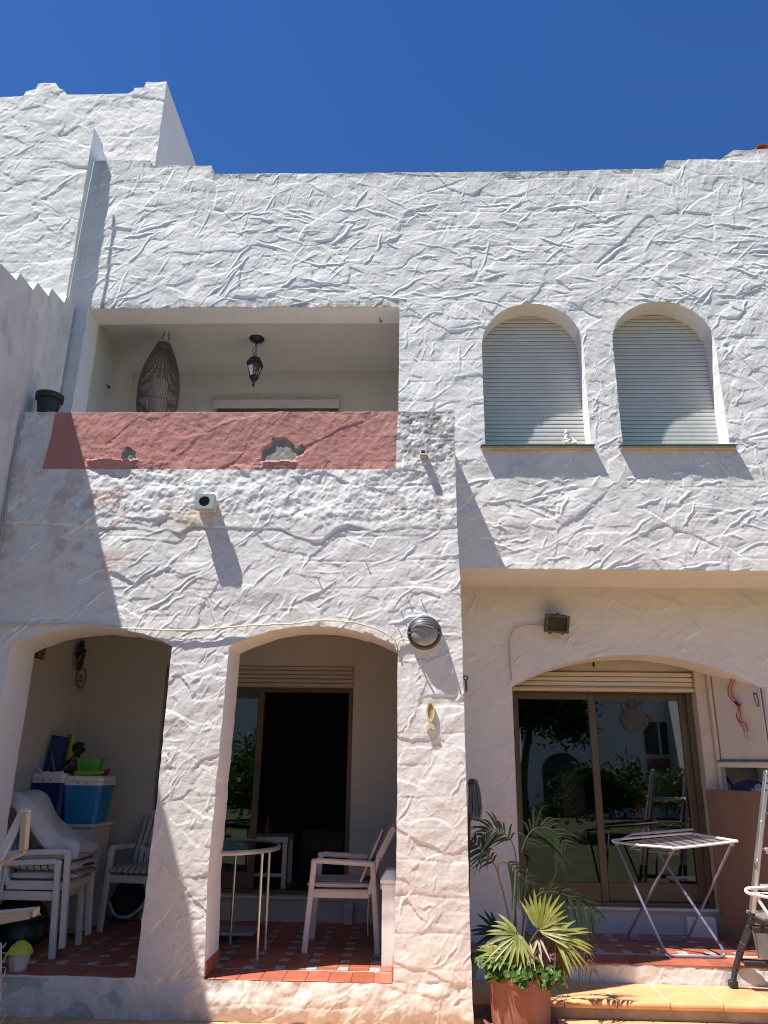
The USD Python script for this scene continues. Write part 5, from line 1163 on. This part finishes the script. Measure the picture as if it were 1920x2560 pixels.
# small white wire airer in front of the ladder
wa = thing('white_wire_airer', 'white tubular wire airer standing against the step ladder', 'clothes airer')
part('loop', tube(spline([(2.95, 5.84, .715), (2.62, 5.88, .728), (2.42, 5.915, .752), (2.372, 5.93, .768), (2.40, 5.96, .785), (2.50, 5.97, .79), (2.62, 5.98, .80), (2.95, 5.99, .81)], 40), .011, 8), WHITEMT, wa)
for k in range(3): part('wire', tube([(2.44+.05*k, 5.915+.012*k, .765), (2.95, 5.86+.03*k, .745+.01*k)], .003, 5), WHITEMT, wa)
part('leg', tube(spline([(2.455, 5.93, .765), (2.448, 5.92, .72), (2.462, 5.91, .685), (2.55, 5.88, .52), (2.74, 5.82, .122)], 20), .0115, 8), WHITEMT, wa)
part('leg', tube([(2.93, 5.98, .80), (2.70, 5.9, .122)], .0115, 8), WHITEMT, wa)
gx = thing('grey_crate', 'dark grey plastic crate behind the step ladder', 'crate', (2.82, 6.42, T))
part('body', trimesh.convex.convex_hull(np.array([(sx*.20*q, sy*.14*q, z) for z, q in ((0, .9), (.30, 1)) for sx in (-1, 1) for sy in (-1, 1)])), mat('grey_plastic', (.16, .155, .155), .6, var=.15, bump=(80, .3, .002)), gx); part('rim', cbox(.43, .31, .03, (0, 0, .30), .008), UsdShade.Material.Get(stage, '/World/Looks/grey_plastic'), gx)
# mop leaning in the corner
mp = thing('string_mop', 'grey string mop propped head up beside the porch corner', 'mop', (.505, 6.45, T))
part('handle', tube([(-.06, .04, .0), (-.015, .0, 1.22)], .011, 8), mat('dark_handle', (.03, .03, .035), .5), mp); part('head_block', lathe([(0, 1.18), (.03, 1.18), (.035, 1.215), (.02, 1.24), (0, 1.245)], 16), BLACKP, mp)
MOPM = mat('grey_mop_string', (.17, .18, .18), .95, var=.25, scale=30)
g = np.random.default_rng(21)
for k in range(64):
    a = g.uniform(0, 2*PI); r = g.uniform(.015, .055); ln = g.uniform(.18, .30)
    p0 = np.array((0, 0, 1.235)); p1 = np.array((.6*r*math.cos(a)+.012, .6*r*math.sin(a), 1.225)); p2 = np.array((r*math.cos(a)+.02, r*math.sin(a), 1.20-ln*.45)); p3 = np.array((r*1.05*math.cos(a)+.02+g.normal(0, .008), r*1.05*math.sin(a), 1.22-ln))
    part('strand', tube(spline([p0, p1, p2, p3], 12), .0042, 4), MOPM, mp)
# wall clip on the wide arch soffit (small dark bulb holder)
bh = thing('dark_hanging_bulb', 'tiny dark hanging hook on the cream shutter box under the wide arch', 'hook', (1.73, 7.19, 2.50))
part('drop', sph(.014, (0, 0, 0), (.8, .8, 1.7)), BLACKM, bh); part('stem', tube([(0, 0, .02), (0, .06, .05)], .004, 5), BLACKM, bh)
# figure decal on the glass: pale frosted silhouette of a haloed figure
DEC = usdkit.material(stage, '/World/Looks/frosted_decal', {'t': ('transparent_bsdf', {'color': (.5, .5, .48)}), 'd': ('diffuse_bsdf', {'color': (.30, .305, .285)}), 'm': ('mix_closure', {'fac': .22})}, [('t.BSDF', 'm.closure1'), ('d.BSDF', 'm.closure2')], surface='m.closure')
dc = thing('window_decal', 'pale frosted cut-out of a haloed figure with star stuck on the right glass pane', 'window decal', (2.10, 7.352, 2.02))
robe = unary_union([Point(0, 0).buffer(.10), Point(-.055, .01).buffer(.065), Point(.06, -.02).buffer(.08), Point(.0, -.07).buffer(.06), sbox(-.04, .03, .05, .10), Point(-.05, -.07).buffer(.04), Point(.055, -.075).buffer(.04)])
part('robe', extr(robe.simplify(.002), .001, 0), DEC, dc)
part('head', extr(Point(.0, .135).buffer(.030), .001, 0), DEC, dc)
part('halo', extr(Point(.0, .138).buffer(.052).difference(Point(.0, .138).buffer(.042)), .001, 0), DEC, dc)
part('raised_hand', extr(unary_union([Polygon([(-.075, .05), (-.045, .05), (-.075, .13), (-.10, .13)]), Polygon([(-.10, .125), (-.078, .125), (-.085, .16), (-.092, .14), (-.108, .165)])]), .001, 0), DEC, dc)
star = Polygon([((.028 if k % 2 == 0 else .012)*math.sin(k*PI/8)+.095, (.028 if k % 2 == 0 else .012)*math.cos(k*PI/8)+.150) for k in range(16)])
part('star', extr(unary_union([star, Polygon([(.092, .125), (.098, .125), (.102, .06), (.098, .06)])]), .001, 0), DEC, dc)
part('ribbon', extr(Polygon([(.125, .055), (.16, .035), (.205, .025), (.212, .005), (.185, -.005), (.15, .01)]), .001, 0), DEC, dc)
# things just behind the glass
rp = thing('red_paddle', 'dull orange-red oval object upright behind the right pane', 'paddle', (2.20, 7.75, .43))
part('blade', extr(lens_poly(.065, .15, 30, .8), .02, 0, 0, .68), mat('dull_orange_red', (.30, .07, .035), .6, var=.2), rp); part('shaft', tube([(0, .01, 0), (0, .01, .55)], .014, 8), BRONZE, rp)
bt = thing('dark_bottle', 'dark bottle with white cap beside the orange-red object', 'bottle', (2.34, 7.8, .43)); part('body', lathe([(0, 0), (.035, 0), (.035, .55), (.015, .64), (.015, .68), (0, .68)], 16), BLACKP, bt); part('cap', cyl(.018, .03, (0, 0, .695), 12), WHITEMT, bt)
fd = thing('folded_cardboard', 'tall pale cardboard sheet leaning indoors behind the left pane', 'cardboard', (1.62, 7.9, .43)); part('sheet', moved(cbox(.22, .02, 1.10, (0, 0, .55)), M=rotm([1, 0, 0], -4)), mat('pale_cardboard', (.20, .17, .12), .8, var=.1), fd)
rk = thing('indoor_rack', 'low pale rack behind the left pane', 'rack', (1.35, 8.1, .43))
for z in (.42, .50): part('rail', bar((-.25, 0, z), (.25, 0, z), .02, .02), WHITEMT, rk)
for x in (-.24, .24): part('post', bar((x, 0, 0), (x, 0, .52), .02, .02), WHITEMT, rk)
# ------------------------------------------------------------------ potted palm
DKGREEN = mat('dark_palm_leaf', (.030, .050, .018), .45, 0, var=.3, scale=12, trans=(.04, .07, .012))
MIDGREEN = mat('fan_palm_leaf', (.22, .235, .05), .45, 0, var=.25, scale=14, rand=.2, trans=(.26, .30, .05), spots=(9, .55, .72, (.38, .33, .12)))
LEAFG = mat('geranium_leaf', (.07, .145, .022), .55, 0, var=.35, scale=30, rand=.25, trans=(.10, .22, .02))
DRY = mat('dry_palm_leaf', (.20, .13, .065), .85, 0, var=.3, scale=20, trans=(.14, .08, .03))
STEM = mat('palm_stem', (.065, .06, .028), .6, var=.25, scale=20)
POTM = mat('terracotta_pot', (.25, .095, .062), .6, var=.14, scale=6, bump=(40, .25, .003), spots=(5, .58, .75, (.42, .22, .15)))
pt = thing('palm_planter', 'terracotta planter with dark feather palm, yellow-green fan palm and geraniums beside the porch corner', 'potted plant')
PC = np.array((.715, 5.585, 0))
part('pot', lathe([(0, .03), (.178, .03), (.185, .05), (.196, .28), (.205, .285), (.205, .315), (.190, .315), (.182, .26), (0, .25)], 40, c=PC), POTM, pt)
part('saucer', lathe([(0, .006), (.20, .006), (.235, .03), (.240, .045), (.228, .045), (.195, .02), (0, .02)], 40, c=PC), POTM, pt)
part('soil', cyl(.182, .02, PC+(0, 0, .285), 28), mat('potting_soil', (.035, .025, .018), .95, bump=(60, .8, .01)), pt)
def blade(p0, d, L, w, droop, nrm, n=6):
    """Narrow leaf blade with a folded midrib."""
    d = np.asarray(d, float)/np.linalg.norm(d); nrm = np.asarray(nrm, float)
    s = np.cross(d, nrm); s /= max(np.linalg.norm(s), 1e-6); up = np.cross(s, d); V = []; F = []
    for i in range(n+1):
        t = i/n; c = np.asarray(p0)+d*L*t-np.array((0, 0, droop*L*t*t)); ww = w*min(1, t*5+.25)*(1-t**2.2)**.8+.0006
        V += [c-s*ww+up*ww*.35, c, c+s*ww+up*ww*.35]
    for i in range(n):
        a = i*3; F += [(a, a+1, a+4), (a, a+4, a+3), (a+1, a+2, a+5), (a+1, a+5, a+4)]
    return trimesh.Trimesh(V, F, process=False)
def feather(ctrl, nleaf, Lmax, mat_, seed, w=.0075, t0=.15, side=(0, -1, .15), droop=.35, name='frond'):
    g = np.random.default_rng(seed); R = spline(ctrl, 40); n = len(R)
    fr = part(name, tube(R, np.linspace(.0065, .002, n), 6), STEM if mat_ is DKGREEN else mat_, pt)
    tgn = np.gradient(R, axis=0); tgn /= np.linalg.norm(tgn, axis=1, keepdims=True)
    for k in range(nleaf):
        t = t0+(1-t0)*(k+.5)/nleaf; i = int(t*(n-1)); L = Lmax*(math.sin(PI*min(1, .12+.86*(t-t0)/(1-t0)))**.7)*g.uniform(.85, 1.1)
        ref = np.asarray(side, float); lat = np.cross(tgn[i], ref); lat /= np.linalg.norm(lat)
        for s in (-1, 1):
            d = lat*s*.85+tgn[i]*.62+ref*g.normal(.05, .06)+g.normal(0, .05, 3)
            part('leaflet', blade(R[i], d, L, w, droop*g.uniform(.6, 1.4), ref), mat_, fr, smooth=60)
def fan(c, d, nrm, n, L, spread, mat_, seed, petiole=None, w=.014, droop=.2):
    g = np.random.default_rng(seed); d = np.asarray(d, float)/np.linalg.norm(d); nrm = np.asarray(nrm, float); nrm /= np.linalg.norm(nrm)
    s = np.cross(nrm, d); s /= np.linalg.norm(s)
    base = petiole if petiole is not None else [PC+(0, 0, .30), c]
    fr = part('fan_leaf', tube(spline(base, 14), .006, 6), mat_, pt)
    for k in range(n):
        a = math.radians(-spread/2+spread*k/(n-1)); dd = d*math.cos(a)+s*math.sin(a)+nrm*g.normal(.05, .04)
        part('blade', blade(np.asarray(c)+dd*.01, dd, L*(1-.18*abs(a)/math.radians(spread/2))*g.uniform(.88, 1.08), w, droop*g.uniform(.3, 1.6), nrm, 7), mat_, fr, smooth=60)
b0 = PC+(0, .03, .30)
# dark feather palm in the middle, in shade behind
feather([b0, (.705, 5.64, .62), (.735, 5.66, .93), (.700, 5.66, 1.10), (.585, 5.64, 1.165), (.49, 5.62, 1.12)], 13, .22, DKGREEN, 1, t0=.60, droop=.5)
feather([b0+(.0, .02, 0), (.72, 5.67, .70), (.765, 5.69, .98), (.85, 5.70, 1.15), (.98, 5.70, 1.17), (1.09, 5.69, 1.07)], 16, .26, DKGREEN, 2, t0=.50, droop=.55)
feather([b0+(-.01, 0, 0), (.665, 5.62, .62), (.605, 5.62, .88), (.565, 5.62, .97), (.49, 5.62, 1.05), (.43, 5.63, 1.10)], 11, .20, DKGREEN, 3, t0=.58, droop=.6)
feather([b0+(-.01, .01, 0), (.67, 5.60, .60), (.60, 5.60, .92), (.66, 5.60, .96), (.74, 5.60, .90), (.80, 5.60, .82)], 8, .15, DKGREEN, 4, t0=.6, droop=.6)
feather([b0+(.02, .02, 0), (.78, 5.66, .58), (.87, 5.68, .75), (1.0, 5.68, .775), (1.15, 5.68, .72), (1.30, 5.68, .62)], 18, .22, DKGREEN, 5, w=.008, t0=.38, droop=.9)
feather([b0+(.03, -.02, 0), (.90, 5.55, .52), (1.02, 5.54, .55), (1.12, 5.54, .48), (1.19, 5.54, .33)], 7, .10, DRY, 6, w=.005, t0=.5, droop=1.1)
part('young_shoot', tube([b0, (.755, 5.60, .66), (.80, 5.60, .93)], [.006, .005, .002], 6), DRY, pt)
part('young_shoot', blade((.905, 5.66, .74), (.5, 0, .85), .22, .012, .05, (0, -1, 0)), DKGREEN, pt)
# yellow-green fan palm in the sun
F1 = np.array((.700, 5.47, .560)); F2 = np.array((.835, 5.47, .585)); F3 = np.array((.93, 5.46, .555)); F4 = np.array((.60, 5.47, .44)); F5 = np.array((.745, 5.46, .43))
fan(F1, (-.62, -.25, -.35), (.1, -.75, .65), 14, .225, 175, MIDGREEN, 11, [b0, (.72, 5.55, .50), F1], droop=.15)
fan(F2, (.62, -.1, .78), (-.25, -.85, .45), 16, .245, 150, MIDGREEN, 12, [b0, (.78, 5.54, .48), F2], droop=.05)
fan(F3, (.92, -.2, -.22), (0, -.7, .7), 12, .24, 110, MIDGREEN, 13, [b0, (.82, 5.53, .50), F3], droop=.25)
fan(F4, (-.75, -.25, .05), (0, -.6, .8), 9, .17, 120, MIDGREEN, 14, [b0, (.66, 5.52, .40), F4], droop=.2)
fan(F5, (-.3, -.5, -.5), (.1, -.6, .75), 9, .15, 140, MIDGREEN, 15, [b0, (.74, 5.51, .42), F5], droop=.3)
fan((.60, 5.66, .52), (-.8, .0, .25), (0, -.8, .6), 9, .20, 120, DKGREEN, 16, [b0, (.65, 5.63, .45), (.60, 5.66, .52)], droop=.25)
g = np.random.default_rng(31)
for k in range(26):                                                # withered skirts hanging to the right
    p = np.array((.90+g.uniform(0, .10), 5.50+g.uniform(-.05, .06), .52+g.uniform(-.05, .04)))
    part('withered_blade', blade(p, (g.normal(.05, .18), g.normal(-.05, .15), -1), g.uniform(.18, .34), .006, -.05, (.2, -1, 0)), DRY, pt, smooth=60)
for k in range(9):
    p = np.array((.70+g.uniform(0, .14), 5.43, .50+g.uniform(-.04, .04))); part('withered_blade', blade(p, (g.normal(0, .3), -.3, -1), g.uniform(.08, .15), .007, 0, (0, -1, .3)), mat('bleached_leaf', (.45, .38, .27), .8) if k == 0 else UsdShade.Material.Get(stage, '/World/Looks/bleached_leaf'), pt, smooth=60)
# geranium cover spilling over the rim
def round_leaf(c, nrm, r, g):
    nrm = nrm/np.linalg.norm(nrm); u = np.cross(nrm, (0.3, .5, .8)); u /= np.linalg.norm(u); v = np.cross(nrm, u); n = 9
    V = [c-nrm*r*.12]; 
    for i in range(n):
        a = 2*PI*i/n; rr = r*(1+.10*math.cos(4.5*a)); V.append(c+u*rr*math.cos(a)+v*rr*math.sin(a)+nrm*r*.12*math.cos(3*a))
    return np.array(V), [(0, 1+i, 1+(i+1) % n) for i in range(n)]
clusters = [(.56, 5.44, .385, .085), (.50, 5.50, .37, .07), (.64, 5.42, .345, .075), (.73, 5.40, .335, .07), (.83, 5.40, .335, .065), (.90, 5.44, .32, .07), (.94, 5.50, .34, .075), (.48, 5.58, .36, .065), (.60, 5.50, .42, .06), (.78, 5.46, .39, .07), (.87, 5.41, .285, .05), (.53, 5.43, .315, .05), (.70, 5.39, .29, .045), (.45, 5.66, .36, .08)]
leaf_no = 0
for ci, (x, y, z, R_) in enumerate(clusters):
    Vs, Fs, o = [], [], 0
    for k in range(26):
        d = g.normal(0, 1, 3); d /= np.linalg.norm(d); d[2] = abs(d[2])*.9-.15; c = np.array((x, y, z))+d*R_*g.uniform(.6, 1.0)
        V, F = round_leaf(c, d+np.array((-.1, -.5, .6))+g.normal(0, .3, 3), g.uniform(.015, .026), g)
        if leaf_no < 240 and k < 16: part('geranium_leaf', trimesh.Trimesh(V, F, process=False), LEAFG, pt, smooth=False); leaf_no += 1
        else: Vs.append(V); Fs += [tuple(np.array(f)+o) for f in F]; o += len(V)
    tag(part('leaf_cover', trimesh.Trimesh(np.vstack(Vs), Fs, process=False), LEAFG, pt, smooth=False), kind='stuff')
YEL = mat('yellowing_leaf', (.42, .36, .06), .6, var=.2, trans=(.3, .25, .03))
for k in range(16):
    a = g.uniform(PI*1.05, PI*1.95); c = PC+(.205*math.cos(a), .205*math.sin(a), .305+g.uniform(-.01, .03)); V, F = round_leaf(c, np.array((math.cos(a), math.sin(a), .6)), g.uniform(.012, .02), g)
    part('yellow_leaf', trimesh.Trimesh(V, F, process=False), YEL, pt, smooth=False)
PURP = mat('mauve_petal', (.30, .16, .30), .7, trans=(.3, .15, .3))
for (x, y, z) in ((.735, 5.43, .475), (.915, 5.45, .435)):
    fl_ = MB(*[sph(.009, (x+.014*math.cos(a), y-.004, z+.014*math.sin(a)), (1, .5, 1), 1) for a in np.linspace(0, 2*PI, 6)[:-1]]); part('flower', fl_, PURP, pt)
# ------------------------------------------------------------------ across the courtyard (seen only as reflections in the glass)
op = thing('opposite_house', 'white two-storey house with red panels under its windows, across the courtyard', 'house')
OW = mat('far_white_wall', (.72, .71, .69), .9, var=.06); ORED = mat('far_red_panel', (.25, .09, .075), .8); ODK = mat('far_dark_pane', (.03, .035, .045), .3)
part('wall', plainbox(4.0, 20, -15.5, -13.5, 0, 6.4), OW, op); part('wall', plainbox(-16, 4.0, -17.5, -15.5, 0, 5.6), OW, op); part('wing', plainbox(9.2, 20, -13.5, -11.8, 0, 6.0), OW, op)
for x, y, q in ((8.9, -13.46, -1.0), (10.9, -11.76, 0), (13.1, -11.76, 0), (-4, -15.46, 0), (-8, -15.46, 0), (0, -15.46, 0)):
    w = part('window', plainbox(x-.5, x+.5, y-.02, y+.03, 3.1+q, 4.2+q), ODK, op); part('frame', MB(plainbox(x-.03, x+.03, y+.03, y+.05, 3.1+q, 4.2+q), plainbox(x-.6, x+.6, y+.03, y+.06, 4.2+q, 4.26+q)), OW, w)
    part('red_panel', plainbox(x-.5, x+.5, y-.02, y+.05, 2.5+q, 2.95+q), ORED, op)
for x in (5.4,): part('arch_opening', extr(seg_arch(x-.7, x+.7, 0, 1.6, 2.1), .06, -13.50), ODK, op)
for x in (-9, -6, -3, 0, 2.5): part('arch_opening', extr(seg_arch(x-.8, x+.8, 0, 1.6, 2.1), .06, -15.50), ODK, op)
def leafy(name, label, c, rad, n, leafsize, seed, trunk=None):
    g = np.random.default_rng(seed); t = thing(name, label, 'tree' if trunk else 'shrub')
    if trunk: part('trunk', tube(spline(trunk, 12), np.linspace(.16, .06, len(spline(trunk, 12))), 8), STEM, t)
    lob = [np.asarray(c)+g.normal(0, .45, 3)*rad for _ in range(14)]
    P = np.array([lob[g.integers(14)] for _ in range(n)])+g.normal(0, .24, (n, 3))*rad
    V = np.zeros((n*4, 3)); u = g.normal(0, 1, (n, 3)); u /= np.linalg.norm(u, axis=1, keepdims=True); v = np.cross(u, g.normal(0, 1, (n, 3))); v /= np.linalg.norm(v, axis=1, keepdims=True)
    for q, (a, b) in enumerate(((-1, 0), (0, -.4), (1, 0), (0, .4))): V[q::4] = P+leafsize*(a*u+b*v)
    F = np.array([(4*i+a, 4*i+b, 4*i+d) for i in range(n) for a, b, d in ((0, 1, 2), (0, 2, 3))])
    part('crown', trimesh.Trimesh(V, F, process=False), mat('far_leaf_'+'abcdef'[seed % 6], (.06, .10, .025), .5, var=.35, scale=3, trans=(.09, .16, .02)), t, smooth=False)
leafy('broad_tree', 'broad dark green tree standing across the courtyard', (3.2, -5.2, 3.5), np.array((1.25, 1.0, 1.0)), 9000, .10, 60, [(2.9, -5.2, 0), (2.8, -5.1, 1.2), (3.1, -5.2, 2.8)])
leafy('courtyard_shrub', 'rounded green shrub across the courtyard under the white wing', (5.0, -6.0, 1.0), np.array((1.2, .8, .7)), 4000, .08, 61)
leafy('flowering_shrub', 'leafy shrub across the courtyard opposite the porch', (-4.6, -6.5, 1.0), np.array((1.3, .8, .8)), 4000, .08, 62)
leafy('hedge_shrub', 'low hedge shrub at the far end of the courtyard', (8.0, -9.0, .9), np.array((2.0, .8, .6)), 4000, .08, 63)
print('meshes', MESHES)
